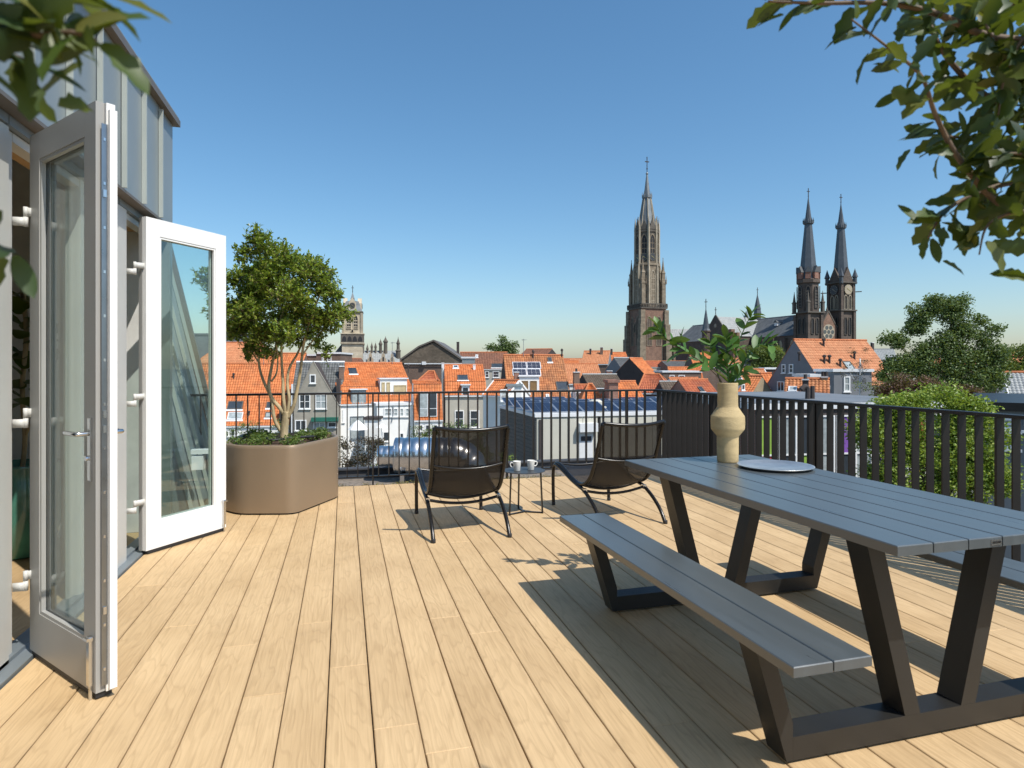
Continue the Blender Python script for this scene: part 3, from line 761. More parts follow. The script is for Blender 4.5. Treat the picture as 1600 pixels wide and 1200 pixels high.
for (xx, w) in ((.006, .006), (.015, .004), (.022, .007), (.032, .003), (.037, .004)):
    m = MB(); m.box(px_ + xx, px_ + xx + w, -hl_ - .0035, -hl_ - .0027, TT - .022, TT - .014); m.build('plate_mark', 'table_frame', pt)

# vase and its green stems
vx, vy = at(1137, 3.82)
vase = thing('clay_vase', 'tall sand coloured clay vase with a bulging middle on the table', 'vase', (vx, vy, (TT + .0005)))
k = 3.83 / 1000
prof = [(15.2, 0), (15.8, 1), (16.0, 3), (16.3, 20), (16.4, 38), (16.6, 40), (17.2, 41.2), (20.5, 45.5), (24.3, 50.2), (25.1, 51.6), (25.4, 54), (25.7, 62), (25.4, 70), (25.1, 71.6), (24.5, 72.6), (20.5, 78.5), (16.9, 83.8), (15.9, 85.4), (15.4, 88), (15.3, 105), (15.6, 121), (15.5, 122.6), (15.0, 123.2), (13.9, 123.2), (13.3, 121), (13.1, 95), (0, 92)]
m = MB(); m.lathe([(r * k, z * k) for r, z in prof], 40); m.build('clay_body', 'vase_clay', vase, True)
zz = thing('vase_greenery', 'glossy green leafy stems standing in the clay vase', 'cut stems', (vx, vy, (TT + .0005) + 95 * k))
zleaf = [leaf_mesh(.105, .045, .2, .12, 5, 'leaf_zz'), leaf_mesh(.09, .041, .3, .2, 5, 'leaf_zz'), leaf_mesh(.07, .034, .15, .05, 4, 'leaf_zz')]
rr = random.Random(21)
def sprig(path, nl, l0=.25, seed=0, two=True):
    """path in pixels right of the vase axis and above the neck, plus depth in metres"""
    pts_ = smooth_path([(Vector((RT.x, RT.y, 0)) * (a * k) + Vector((FW.x, FW.y, 0)) * c + Vector((0, 0, b * k))) for a, b, c in path], 6)
    m = MB(); m.tube(pts_, [.0045 * (1 - .55 * i / (len(pts_) - 1)) for i in range(len(pts_))], 6); m.build('stem', 'bark_dark' if seed == 1 else 'leaf_zz', zz, True)
    n_ = len(pts_)
    nl = int(nl * 1.35)
    for i in range(nl):
        t = l0 + (1 - l0) * (i + .5) / nl; j = min(int(t * (n_ - 1)), n_ - 2)
        p = pts_[j].lerp(pts_[j + 1], t * (n_ - 1) - j); d = (pts_[j + 1] - pts_[j]).normalized()
        side = d.cross(Vector((FW.x, FW.y, 0))).normalized() if rr.random() < .75 else Vector((rr.gauss(0, 1), rr.gauss(0, 1), .3)).normalized()
        for s_ in ((1, -1) if two else (1,)):
            ld = (d * .75 + side * s_ * rr.uniform(.6, 1.0) + Vector((rr.gauss(0, .2), rr.gauss(0, .2), rr.gauss(.05, .15)))).normalized()
            q = ld.to_track_quat('Y', 'Z') @ Quaternion((0, 1, 0), rr.uniform(-.9, .9))
            sc_ = rr.uniform(.85, 1.15) * (1.0 if t < .8 else .85) * (1.18 if seed == 1 else 1.0)
            o = link('leaf', rr.choice(zleaf), zz, p, q); o.scale = (sc_,) * 3
    ld = (pts_[-1] - pts_[-2]).normalized(); link('leaf', zleaf[1], zz, pts_[-1], ld.to_track_quat('Y', 'Z'))
sprig([(-2, 2, 0), (-12, 32, -.01), (-40, 58, -.03), (-75, 80, -.05), (-102, 98, -.05), (-112, 112, -.05)], 13, .3, 1)
sprig([(0, 2, 0), (1, 40, .0), (-2, 75, -.01), (-6, 98, -.03)], 9, .2, 2)
sprig([(2, 2, 0), (10, 45, .02), (18, 85, .03), (32, 120, .03), (40, 134, .03)], 8, .3, 3)
sprig([(3, 2, 0), (14, 38, -.03), (26, 70, -.05), (48, 88, -.06), (62, 84, -.07)], 8, .3, 4)
sprig([(1, 2, .01), (12, 25, .05), (24, 42, .08), (40, 48, .1)], 6, .25, 5)
sprig([(-1, 2, .01), (-10, 40, .06), (-14, 75, .09), (-20, 92, .1)], 7, .3, 6)
# tray
tx, ty = at(1211, 3.60)
m = MB(); R0 = 57 * 3.6 / 1000
m.lathe([(R0 * .5, 0), (R0 * .86, .0), (R0 * .97, .012), (R0, .0145), (R0 * .995, .017), (R0 * .95, .0145), (R0 * .84, .004), (0, .004)], 48, (0, 0, 0))
o = m.build('serving_tray', 'tray', None, True); o.location = (tx, ty, (TT + .0005)); tag(o, 'round shallow grey metal tray lying on the table beside the vase', 'tray')

# ================================================================ LOUNGE CHAIRS AND SIDE TABLE
def lounge_chair(label, x, y, rz):
    c = thing('lounge_chair', label, 'lounge chair', (x, y, 0), rz, 'lounge chairs on the deck')
    hw = .295
    # side profile: y forward (away from the lens), z up
    prof = [(-.465, .885), (-.39, .70), (-.315, .53), (-.235, .40), (-.13, .325), (.0, .305), (.15, .335), (.30, .385), (.42, .418), (.51, .415)]
    pp = smooth_path([(0, a, b) for a, b in prof], 5)
    for s_ in (-1, 1):
        m = MB(); fl_ = lambda i: .0 * max(0, 1 - i / 18)
        m.tube([(s_ * (hw + fl_(i)), p.y, p.z) for i, p in enumerate(pp)], .0165, 10); m.build('side_tube', 'tube_black', c, True)
        leg = smooth_path([(s_ * .305, y_, z_) for y_, z_ in ((.545, 0), (.555, .2), (.55, .335), (.525, .388), (.465, .402), (.33, .372), (.14, .318), (-.02, .285), (-.13, .262), (-.28, .19), (-.40, .10), (-.475, 0))], 5)
        m = MB(); m.tube(leg, .0165, 10); m.build('leg_frame', 'tube_black', c, True)
        for (yy, zz_) in ((.545, 0), (-.475, 0)):
            m = MB(); m.lathe([(.017, 0), (.018, .004), (.018, .028), (.0168, .03)], 10, (s_ * .305, yy, 0)); m.build('foot_cap', 'black_rubber', c, True)
        m = MB(); m.box(s_ * .30 - .016, s_ * .30 + .016, -.15, -.11, .243, .281); m.build('bracket', 'steel', c)
    # sling cloth, sagging between the tubes
    vs = []; fs = []; nx = 10
    for i, p in enumerate(pp):
        d = (pp[min(i + 1, len(pp) - 1)] - pp[max(i - 1, 0)]).normalized(); nrm = Vector((0, -d.z, d.y)); nrm = nrm if nrm.z < 0 or abs(nrm.z) < .2 else nrm
        for j in range(nx + 1):
            u = -1 + 2 * j / nx; sag = .040 * (1 - u * u)
            dn = Vector((0, d.z, -d.y)); dn = dn if dn.y < 0 or dn.z < 0 else -dn
            vs.append((u * (hw - .004), p.y + dn.y * sag, p.z + dn.z * sag))
    for i in range(len(pp) - 1):
        for j in range(nx): a = i * (nx + 1) + j; fs.append((a, a + 1, a + nx + 2, a + nx + 1))
    m = MB(); m.add(vs, fs); o = m.build('sling_cloth', 'sling', c, True, fix=False); md = o.modifiers.new('thick', 'SOLIDIFY'); md.thickness = .0015
    def bar(yc, zc, sag, r, nm, w=hw, dy=0.0):
        pth = smooth_path([(-w, yc, zc), (-w * .5, yc - dy * .75, zc - sag * .75), (0, yc - dy, zc - sag), (w * .5, yc - dy * .75, zc - sag * .75), (w, yc, zc)], 5)
        m = MB(); m.tube(pth, r, 8); m.build(nm, 'tube_black', c, True)
    bar(-.465, .885, .022, .0155, 'top_bar', hw, .05)
    bar(-.335, .575, .03, .010, 'back_bar', hw, .05)
    bar(-.13, .262, .040, .0125, 'cross_bar', .30, 0)
    bar(-.06, .302, .05, .0125, 'cross_bar', hw, 0)
    bar(.51, .415, .03, .0135, 'front_bar', hw, 0)
    return c
lounge_chair('black mesh lounge chair in front of the silver duct', .965, 5.40, R_(1.0))
lounge_chair('black mesh lounge chair nearest the railing corner, behind the picnic table', 2.345, 5.46, R_(5))

stb = thing('side_table', 'small dark round side table between the two lounge chairs', 'side table', (1.63, 5.76, 0))
m = MB(); m.lathe([(.195, .383), (.2, .385), (.2, .389), (.195, .391), (0, .391)], 36); m.build('round_top', 'side_slate', stb, False)
for (xx, yy) in ((-.165, -.10), (.15, -.10), (-.015, .14)):
    m = MB(); m.beam((xx, yy, .0), (xx * .9, yy * .9, .3825), .012, .022, (0, 1, 0)); m.build('leg', 'tube_black', stb)
    m = MB(); m.beam((xx * .96, yy * .96, .007), (0, -.02, .007), .018, .012); m.build('foot_bar', 'tube_black', stb)
def mug(x, y, rz, label):
    c = thing('mug', label, 'mug', (x, y, .3915), rz, 'white mugs on the side table')
    m = MB(); m.lathe([(.027, 0), (.030, .004), (.037, .088), (.0375, .09), (.034, .09), (.028, .01), (0, .009)], 24); m.build('cup_body', 'mug', c, True)
    m = MB(); m.tube(smooth_path([(.033, 0, .070), (.05, 0, .078), (.062, 0, .066), (.060, 0, .048), (.048, 0, .036), (.032, 0, .036)], 4), .005, 8); m.build('cup_handle', 'mug', c, True)
    m = MB(); m.lathe([(.03, .062), (0, .0625)], 20); m.build('coffee', 'coffee', c)
mug(1.63 - .075, 5.76 - .03, R_(170), 'white mug with its handle to the left on the side table')
mug(1.63 + .065, 5.76 - .01, R_(5), 'white mug with its handle to the right on the side table')

# ================================================================ PLANTER WITH ITS TREE
foot = [(-1.13, 6.55), (-.93, 6.29), (-.43, 6.17), (-.045, 6.88), (-.12, 7.40), (-1.05, 7.42)]
def rounded(poly, r, k=5):
    out = []; n = len(poly)
    for i in range(n):
        p = Vector(poly[i]); a = (Vector(poly[i - 1]) - p).normalized(); b = (Vector(poly[(i + 1) % n]) - p).normalized()
        s = p + a * r; e = p + b * r
        for j in range(k + 1):
            t = j / k; out.append(((1 - t) ** 2) * s + 2 * t * (1 - t) * p + t * t * e)
    return out
cx, cy = -.58, 6.85
pl = thing('planter', 'large taupe metal planter with rounded corners beside the door', 'planter', (cx, cy, 0))
rp = [p - Vector((cx, cy)) for p in rounded(foot, .10)]
def inset(poly, s): return [p * (1 - s / max(.1, p.length)) for p in poly]
rings = [(rp, .015), (inset(rp, -.002), .60), (rp, .628), (inset(rp, .006), .635), (inset(rp, .035), .635), (inset(rp, .04), .56)]
vs = []; fs = []; n = len(rp)
for poly, z in rings: vs += [(p.x, p.y, z) for p in poly]
for i in range(len(rings) - 1):
    for j in range(n): j2 = (j + 1) % n; fs.append((i * n + j, i * n + j2, (i + 1) * n + j2, (i + 1) * n + j))
m = MB(); m.add(vs, fs); o = m.build('metal_shell', 'planter_taupe', pl, True)
m = MB(); m.add([(p.x, p.y, .0) for p in inset(rp, .03)] + [(p.x, p.y, .0149) for p in inset(rp, .03)], [tuple(range(n)), tuple(range(n, 2 * n))] + [(j, (j + 1) % n, n + (j + 1) % n, n + j) for j in range(n)]); m.build('base_plinth', 'black_rubber', pl)
m = MB(); q = inset(rp, .04); rr = random.Random(31)
rs = [(1.0, .575), (.8, .59), (.55, .61), (.25, .62)]
vs = []; fs = []
for s_, z in rs: vs += [(p.x * s_, p.y * s_, z + rr.uniform(-.008, .008)) for p in q]
for i in range(3):
    for j in range(n): j2 = (j + 1) % n; fs.append((i * n + j, i * n + j2, (i + 1) * n + j2, (i + 1) * n + j))
fs.append(tuple(range(3 * n, 4 * n)))
m.add(vs, fs); m.build('soil', 'soil', pl)
m = MB()
for _ in range(60):
    a = rr.uniform(0, 6.28); s_ = rr.uniform(.35, .92); j = int(a / 6.28 * n) % n; p = q[j] * s_
    if p.length < .16: continue
    leaf_cloud(m, (cx + p.x, cy + p.y, .645 + (.02 if rr.random() < .3 else 0)), (.075, .075, .045), 46, .03, rr, .8, .5)
o = m.build('groundcover', 'leaf_cover', None, fix=False); stuff(o); tag(o, 'low green groundcover spreading over the soil of the taupe planter', 'groundcover')
m = MB(); m.tube(smooth_path([(cx - .12, cy - .28, .655), (cx - .05, cy - .29, .65), (cx + .1, cy - .22, .66), (cx + .25, cy - .12, .655), (cx + .34, cy + .02, .64)], 5), .012, 8); m.lathe([(.02, 0), (.022, .03), (.015, .045)], 10, (cx - .13, cy - .28, .63))
o = m.build('drip_hose', 'black_rubber', None, True); tag(o, 'black watering hose lying on the soil in the planter', 'hose')

pxy = at(444, 6.42)
tree = thing('multi_stem_tree', 'multi stemmed evergreen tree with airy crown in the taupe planter', 'tree', (pxy[0], pxy[1], .60))
S = 6.42 / 1000
def tp(px, py, dep=0.0):
    v = Vector((RT.x, RT.y, 0)) * ((px - 444) * S) + Vector((FW.x, FW.y, 0)) * dep
    v.z = (680 - py) * S; return v
def limb(name, pts_, r0, r1, mat='bark'):
    ps = smooth_path(pts_, 5); n_ = len(ps)
    m = MB(); m.tube(ps, [r0 + (r1 - r0) * i / (n_ - 1) for i in range(n_)], 9); return m.build(name, mat, tree, True)
m = MB(); ps = smooth_path([tp(444, 686), tp(444, 665), tp(446, 645), tp(447, 632)], 4)
m.tube(ps, [.044 - .012 * i / (len(ps) - 1) for i in range(len(ps))], 10); m.build('trunk', 'bark', tree, True)
LM = [([tp(444, 668), tp(434, 655), tp(428, 640), tp(424, 612), tp(412, 585), tp(405, 560), tp(403, 520), tp(398, 470, -.05)], .021, .008),
      ([tp(447, 640), tp(436, 625), tp(424, 610), tp(420, 590), tp(422, 560, .05), tp(428, 520, .08), tp(430, 470, .1), tp(425, 430, .1)], .022, .008),
      ([tp(446, 636), tp(443, 612), tp(442, 585), tp(440, 550), tp(446, 500, -.1), tp(452, 440, -.15)], .020, .007),
      ([tp(448, 638), tp(452, 615), tp(449, 590), tp(452, 565), tp(460, 540, .1), tp(474, 500, .15), tp(480, 450, .2)], .018, .007),
      ([tp(449, 642), tp(458, 625), tp(464, 600), tp(470, 565), tp(474, 530), tp(490, 490, -.1), tp(505, 450, -.1)], .021, .008),
      ([tp(424, 585), tp(432, 572), tp(434, 548), tp(440, 515, -.15), tp(455, 480, -.25)], .010, .005),
      ([tp(404, 555), tp(392, 535), tp(382, 505), tp(374, 470)], .009, .004),
      ([tp(472, 545), tp(490, 520), tp(510, 500), tp(526, 478)], .009, .004)]
for pts_, a, b in LM: limb('limb', pts_, a, b)
rr = random.Random(44)
m = MB(); tw_ = MB()
# crown clumps: (px, py, radius px) with random depth; outline follows the real crown
clumps = []
for (px, py, r) in [(400, 392, 32), (375, 415, 34), (432, 385, 30), (465, 405, 32), (495, 420, 28), (520, 445, 25), (532, 470, 17), (520, 490, 22), (395, 440, 34), (440, 430, 36), (480, 455, 34), (370, 460, 32), (410, 480, 34), (450, 480, 36), (492, 492, 26), (375, 500, 30), (420, 515, 26), (460, 512, 28), (495, 520, 16), (388, 535, 14), (425, 540, 12), (360, 475, 24), (345, 430, 28), (352, 500, 20), (505, 440, 18), (418, 372, 14), (400, 545, 8), (505, 538, 8)]:
    for _ in range(3):
        clumps.append((tp(px + rr.gauss(0, 5), py + rr.gauss(0, 5), rr.uniform(-.42, .42) * (r / 34)), r * S * rr.uniform(.5, .8)))
for c_, r_ in clumps:
    for _ in range(max(5, int((r_ / .1) ** 1.8 * 42))):
        p = Vector((rr.gauss(0, 1), rr.gauss(0, 1), rr.gauss(0, 1))); p = p.normalized() * (rr.random() ** .5) * r_
        b0 = c_ + p; dirn = (p.normalized() + Vector((0, 0, .6)) + Vector((rr.gauss(0, .4), rr.gauss(0, .4), rr.gauss(0, .4)))).normalized()
        tl = rr.uniform(.05, .11); tw_.tube([b0 - dirn * tl * .6, b0 + dirn * tl * .5], .0018, 3, False)
        for q_ in range(rr.randint(7, 11)):          # whorl of leaves along the twig
            t = rr.uniform(-.4, .6); ld = (dirn * .5 + Vector((rr.gauss(0, 1), rr.gauss(0, 1), rr.gauss(.1, .8))).normalized()).normalized()
            p0 = b0 + dirn * tl * t; nn = Vector((rr.gauss(0, .7), rr.gauss(0, .7), 1)); sd = ld.cross(nn).normalized(); nn = sd.cross(ld)
            L = rr.uniform(.028, .05); w = L * .24
            m.add([p0, p0 + ld * L * .45 + sd * w + nn * w * .4, p0 + ld * L, p0 + ld * L * .45 - sd * w + nn * w * .4], [(0, 1, 2), (0, 2, 3)])
o = m.build('crown', 'leaf_planter', tree, fix=False); stuff(o)
o = tw_.build('twigs', 'twig', tree, fix=False); stuff(o)

# ================================================================ HOLLY BRANCHES CLOSE TO THE LENS
hl = [leaf_mesh(.066, .028, .25, .15, 6, 'leaf_holly', True), leaf_mesh(.058, .026, .3, .28, 6, 'leaf_holly', True), leaf_mesh(.05, .02, .2, .1, 6, 'leaf_holly')]
def holly(label, base_xyz, branches, seed, nleaf, lscale, dens=1.0, extra=0):
    t_ = thing('holly_tree', label, 'tree', base_xyz, 0)
    rr = random.Random(seed); B = Vector(base_xyz)
    for (pts_, r0, n_) in branches:
        ps = smooth_path([Vector(p) - B for p in pts_], 6); k_ = len(ps)
        m = MB(); m.tube(ps, [max(.0012, r0 * (1 - .8 * i / (k_ - 1))) for i in range(k_)], 7); m.build('branch', 'twig', t_, True)
        n_ = int(n_ * dens)
        for i in range(n_):
            t = .12 + .88 * (i + rr.random() * .8) / n_
            j = min(int(t * (k_ - 1)), k_ - 2); p = ps[j].lerp(ps[j + 1], min(1, t * (k_ - 1) - j)); d = (ps[j + 1] - ps[j]).normalized()
            ld = (d * rr.uniform(.3, .9) + Vector((rr.gauss(0, 1), rr.gauss(0, 1), rr.gauss(-.1, .8))).normalized() * .9).normalized()
            q = ld.to_track_quat('Y', 'Z') @ Quaternion((0, 1, 0), rr.uniform(-1.4, 1.4))
            o = link('leaf', rr.choice(hl), t_, p + ld * .006, q); o.scale = (lscale * rr.uniform(.75, 1.15),) * 3
    if extra:                                   # the leaves behind and between the ones that can be picked out
        m = MB(); main = [b for b in branches if b[2] > 8]
        for _ in range(extra):
            ps = smooth_path([Vector(p) - B for p in rr.choice(main)[0]], 4); k_ = len(ps)
            t = rr.random() ** 1.35 * .93; j = min(int(t * (k_ - 1)), k_ - 2); p = ps[j].lerp(ps[j + 1], t * (k_ - 1) - j)
            p = p + Vector((rr.gauss(0, .017), rr.gauss(0, .035), rr.gauss(0, .017)))
            ld = Vector((rr.gauss(0, 1), rr.gauss(0, 1), rr.gauss(-.1, .8))).normalized()
            T = Matrix.Translation(p) @ (ld.to_track_quat('Y', 'Z') @ Quaternion((0, 1, 0), rr.uniform(-1.5, 1.5))).to_matrix().to_4x4() @ Matrix.Scale(lscale * rr.uniform(.7, 1.1), 4)
            me = rr.choice(hl); m.add([T @ v.co for v in me.vertices], [tuple(f.vertices) for f in me.polygons])
        stuff(m.build('inner_leaves', 'leaf_holly', t_, True, fix=False))
    return t_
def c3(px, py, d): return P3(px, py, d)
hb = (1.55, .62, 0)
trunk = [(1.55, .62, .42), (1.57, .64, 1.0), (1.55, .66, 1.5), (1.5, .68, 2.0), (1.45, .7, 2.5)]
def rb(*pp): return [c3(*p) for p in pp]
rbr = [(trunk, .03, 0),
       (rb((1720, 330, 1.10), (1640, 330, 1.05), (1565, 320, 1.0), (1500, 250, .98), (1462, 180, .97), (1440, 120, .95), (1395, 80, .95), (1330, 30, .95)), .0065, 34),
       (rb((1700, 300, 1.1), (1600, 285, 1.05), (1530, 300, 1.03), (1478, 330, 1.0), (1450, 372, 1.0)), .006, 20),
       (rb((1720, 120, 1.1), (1620, 70, 1.02), (1540, 55, 1.0), (1460, 20, .98), (1380, 5, .97), (1280, 5, .95), (1200, 2, .95)), .008, 34),
       (rb((1700, 220, 1.15), (1610, 190, 1.1), (1540, 150, 1.08), (1480, 90, 1.05), (1450, 30, 1.05), (1430, -40, 1.05)), .008, 34),
       (rb((1720, 200, 1.2), (1640, 210, 1.15), (1570, 225, 1.12), (1500, 215, 1.1), (1440, 210, 1.08)), .006, 24),
       (rb((1680, 60, 1.2), (1600, 20, 1.15), (1530, -20, 1.1), (1440, -50, 1.1)), .006, 18),
       (rb((1720, 380, 1.0), (1650, 350, .98), (1600, 330, .98), (1545, 350, .97), (1530, 398, .97)), .005, 12),
       (rb((1700, 140, 1.05), (1640, 150, 1.0), (1590, 110, 1.0), (1550, 60, .98), (1530, 0, .98)), .006, 26),
       (rb((1700, 260, 1.0), (1640, 260, .96), (1590, 240, .95), (1545, 250, .95)), .005, 20),
       (rb((1700, 420, 1.05), (1650, 440, 1.0), (1605, 440, 1.0)), .004, 6),
       (rb((1720, 30, 1.0), (1660, 40, .97), (1600, 60, .96), (1570, 120, .96), (1560, 180, .96)), .005, 24)]
holly('dark leaved holly branches hanging into the upper right of the view', hb, rbr, 61, 0, .82, 1.15, 360)
m = MB(); m.lathe([(.16, 0), (.19, .02), (.24, .38), (.24, .42), (.22, .42), (.21, .36), (0, .36)], 28); o = m.build('plant_pot', 'planter_taupe', None, True); o.location = (1.55, .62, 0); tag(o, 'taupe round pot holding the right hand holly tree', 'plant pot')
lbr = [(rb((-160, -60, .44), (-80, 10, .44), (0, 40, .45), (60, 55, .46), (110, 50, .46), (150, 62, .46)), .005, 13),
       (rb((-150, 60, .46), (-60, 60, .46), (20, 20, .46), (90, 0, .46), (150, -10, .46)), .004, 9),
       (rb((-140, 90, .5), (-60, 95, .5), (0, 80, .5), (50, 100, .5)), .004, 7),
       (rb((-120, 330, .52), (-50, 360, .52), (0, 385, .52), (20, 390, .52)), .003, 4)]
lb = c3(-420, 400, .5); lb = (lb.x, lb.y, 0)
m_ = holly('blurred holly leaves very close to the lens at upper left', lb, lbr + [([(lb[0], lb[1], .42), (lb[0], lb[1], 1.0), (lb[0] + .02, lb[1], 1.5), (lb[0] + .03, lb[1] + .02, 1.9)], .02, 0)], 73, 0, .74, 1.6, 26)
m = MB(); m.lathe([(.14, 0), (.16, .02), (.2, .38), (.2, .42), (.18, .42), (.17, .36), (0, .36)], 28); o = m.build('plant_pot', 'planter_taupe', None, True); o.location = lb; tag(o, 'taupe round pot holding the left hand holly tree', 'plant pot')

# ================================================================ THE TOWN
class House: pass
def tile_sheet(a, b, x0, x1, mat, tw=.235, tl=.33, relief=.048, xa=None, xb=None):
    """pantiled slope between the profile points a and b (y, z); xa / xb let the upper edge be narrower (hips)"""
    a, b = Vector(a), Vector(b); L = (b - a).length; v = (b - a) / L; n = Vector((-v.y, v.x))
    nc = max(2, round((x1 - x0) / tw)); nr = max(1, round(L / tl))
    xa = x0 if xa is None else xa; xb = x1 if xb is None else xb
    us = []
    for c in range(nc):
        for q, h in ((0.0, 0.0), (.25, .62), (.5, 1.0), (.75, .55)): us.append((c + q, h))
    us.append((nc - .001, 0.0))
    m = MB(); m.uv = []; vs = []; fs = []
    rows = []
    for r in range(nr):
        rows += [(r + .001, 1.0), (r + .999, .0)]
    for (rv, lift) in rows:
        t = rv / nr; base = a + v * (L * t)
        l = x0 + (xa - x0) * t; rgt = x1 + (xb - x1) * t
        for (u, h) in us:
            off = relief * (1.15 * h + .55 * lift) + .012
            p = base + n * off
            vs.append((l + (rgt - l) * u / nc, p.x, p.y)); m.uv.append((u, rv))
    k = len(us)
    for r in range(len(rows) - 1):
        for c in range(k - 1):
            i = r * k + c; fs.append((i, i + 1, i + k + 1, i + k))
    m.add(vs, fs); return m
def house(label, px, d, L, prof, wall, roof, yaw=0.0, name='town_house', cat='house', group='houses of the old town', front_only=False, side=None, ridge='ridge_orange', tw=.235, verge=None, hip=(0, 0)):
    H = House(); x, y = at(px, d)
    H.M = Matrix.Translation((x, y, GZ)) @ Matrix.Rotation(-YAW + yaw, 4, 'Z')
    H.inv = H.M.inverted(); H.L = L; H.prof = [(a, b - GZ) for a, b in prof]; H.d = d
    H.o = thing(name, label, cat, (x, y, GZ), -YAW + yaw, group)
    pr = H.prof
    top = max(range(len(pr)), key=lambda i: pr[i][1])
    poly = [(pr[0][0], 0)] + pr + [(pr[-1][0], 0)]
    if not any(hip):
        m = MB(); m.prism(poly, 0, L, lambda u, v, t: (t, u, v)); m.build('wall', wall, H.o)
    else:
        m = MB(); m.box(0, L, pr[0][0], pr[-1][0], 0, pr[0][1]); m.build('wall', wall, H.o)
    if side:
        for s_, mt in side.items():
            m = MB(); xa, xb = (-.02, -.001) if s_ == 'L' else (L + .001, L + .02)
            m.prism(poly, xa, xb, lambda u, v, t: (t, u, v)); m.build('gable_wall', mt, H.o)
    rl = L
    for i in range(len(pr) - 1):
        if i >= top and front_only and not any(hip): 
            m = MB(); a, b = pr[i], pr[i + 1]; m.prism([(a[0], a[1] + .02), (b[0], b[1] + .02), (b[0], b[1] + .06), (a[0], a[1] + .06)], -.04, L + .04, lambda u, v, t: (t, u, v)); m.build('roof_back', roof, H.o); continue
        a, b = pr[i], pr[i + 1]
        if i >= top: a, b = b, a
        if any(hip): ms = tile_sheet(a, b, -.1, L + .1, roof, tw, xa=hip[0], xb=L - hip[1])
        else: ms = tile_sheet(a, b, -.06, L + .06, roof, tw)
        if i >= top:   # rear slope: mirrored so that the relief stays outside
            ms.v = [(p[0], p[1], p[2]) for p in ms.v]
        ms.build('roof_slope', roof, H.o)
    if any(hip):
        e0, rz = pr[0], pr[top]
        for hx, sx in ((hip[0], 0), (L - hip[1], L)):
            m = MB(); sg = -.1 if sx == 0 else .1
            m.add([(sx + sg, pr[0][0] - .1, pr[0][1]), (sx + sg, pr[-1][0] + .1, pr[-1][1]), (hx, rz[0], rz[1] + .05)], [(0, 1, 2)])
            m.uv = [(0, 0), (12, 0), (6, 12)]; m.build('hip_slope', roof, H.o)
            m = MB()
            for q in (pr[0], pr[-1]): m.tube([(sx, q[0], q[1] + .04), (hx, rz[0], rz[1] + .08)], .09, 6)
            m.build('hip_ridge', ridge, H.o)
    m = MB(); x0, x1 = hip[0] - .05, L - hip[1] + .05
    n = max(2, int((x1 - x0) / .45))
    for i in range(n):
        a = x0 + (x1 - x0) * i / n; b = x0 + (x1 - x0) * (i + 1) / n
        m.tube([(a, pr[top][0], pr[top][1] + .05), (b + .02, pr[top][0], pr[top][1] + .062)], [.12, .105], 7)
    m.build('ridge_tiles', ridge, H.o)
    if verge:
        for xx in (-.10, L + .02):
            m = MB()
            for i in range(len(pr) - 1): m.beam((xx + .04, pr[i][0], pr[i][1] + .05), (xx + .04, pr[i + 1][0], pr[i + 1][1] + .05), .08, .16)
            m.build('verge_board', verge, H.o)
    m = MB(); m.box(-.05, L + .05, pr[0][0] - .16, pr[0][0] - .03, pr[0][1] - .12, pr[0][1] - .01); m.build('gutter', 'trim_white', H.o)
    return H
def ray(H, px, py):
    d = FW + RT * ((px - 800) / FPX); D = Vector((d.x, d.y, -(py - HY) / FPX))
    o = H.inv @ Vector((0, 0, HC)); e = H.inv @ (Vector((0, 0, HC)) + D); return o, e - o
def hit(H, px, py, axis, val):
    o, d = ray(H, px, py); t = (val - o[axis]) / d[axis]; return o + d * t, t
def roof_hit(H, px, py):
    o, d = ray(H, px, py); best = None
    for (a, b) in zip(H.prof, H.prof[1:]):
        e = Vector((b[0] - a[0], b[1] - a[1])); n = Vector((-e.y, e.x)).normalized()
        den = n.x * d.y + n.y * d.z
        if abs(den) < 1e-6: continue
        t = (n.x * (a[0] - o.y) + n.y * (a[1] - o.z)) / den; p = o + d * t
        s_ = ((p.y - a[0]) * e.x + (p.z - a[1]) * e.y) / e.length_squared
        if t > 0 and -.02 <= s_ <= 1.02 and (best is None or t < best[1]): best = (p, t, Vector((0, e.x, e.y)).normalized())
    if best is None:
        p, t = hit(H, px, py, 1, H.prof[0][0]); best = (p, t, Vector((0, 1, 1)).normalized())
    return best
def window(H, x0, x1, y0, y1, face=0.0, axis=1, frame='paint_white', pane='window_pane', nx=1, nz=2, name='window', fw=.09):
    """casement in the wall plane given by four picture columns and rows"""
    a, _ = hit(H, x0, y1, axis, face); b, _ = hit(H, x1, y0, axis, face)
    u = 0 if axis == 1 else 1
    ua, ub = sorted((a[u], b[u])); za, zb = sorted((a.z, b.z))
    def bx(m, p0, p1, q0, q1, t0, t1):
        if axis == 1: m.box(p0, p1, face - t1, face - t0, q0, q1)
        else: m.box(face - t1, face - t0, p0, p1, q0, q1)
    sgn = 1 if (axis == 1 or face <= 0.5) else -1
    T = lambda t: t * sgn
    m = MB()
    for p0, p1, q0, q1 in ((ua, ua + fw, za, zb), (ub - fw, ub, za, zb), (ua + fw, ub - fw, za, za + fw), (ua + fw, ub - fw, zb - fw, zb)): bx(m, p0, p1, q0, q1, *sorted((T(.003), T(.07))))
    for i in range(1, nx + 1 if nx > 1 else 1):
        if i < nx: c = ua + (ub - ua) * i / nx; bx(m, c - .03, c + .03, za + fw, zb - fw, *sorted((T(.003), T(.06))))
    for i in range(1, nz):
        c = za + (zb - za) * i / nz; bx(m, ua + fw, ub - fw, c - .025, c + .025, *sorted((T(.003), T(.055))))
    f = m.build(name, frame, H.o)
    m = MB(); bx(m, ua + fw, ub - fw, za + fw, zb - fw, *sorted((T(.002), T(.02)))); m.build('pane', pane, f)
    m = MB(); bx(m, ua - .06, ub + .06, za - .07, za - .002, *sorted((T(.003), T(.13)))); m.build('sill', frame, f)
    return f
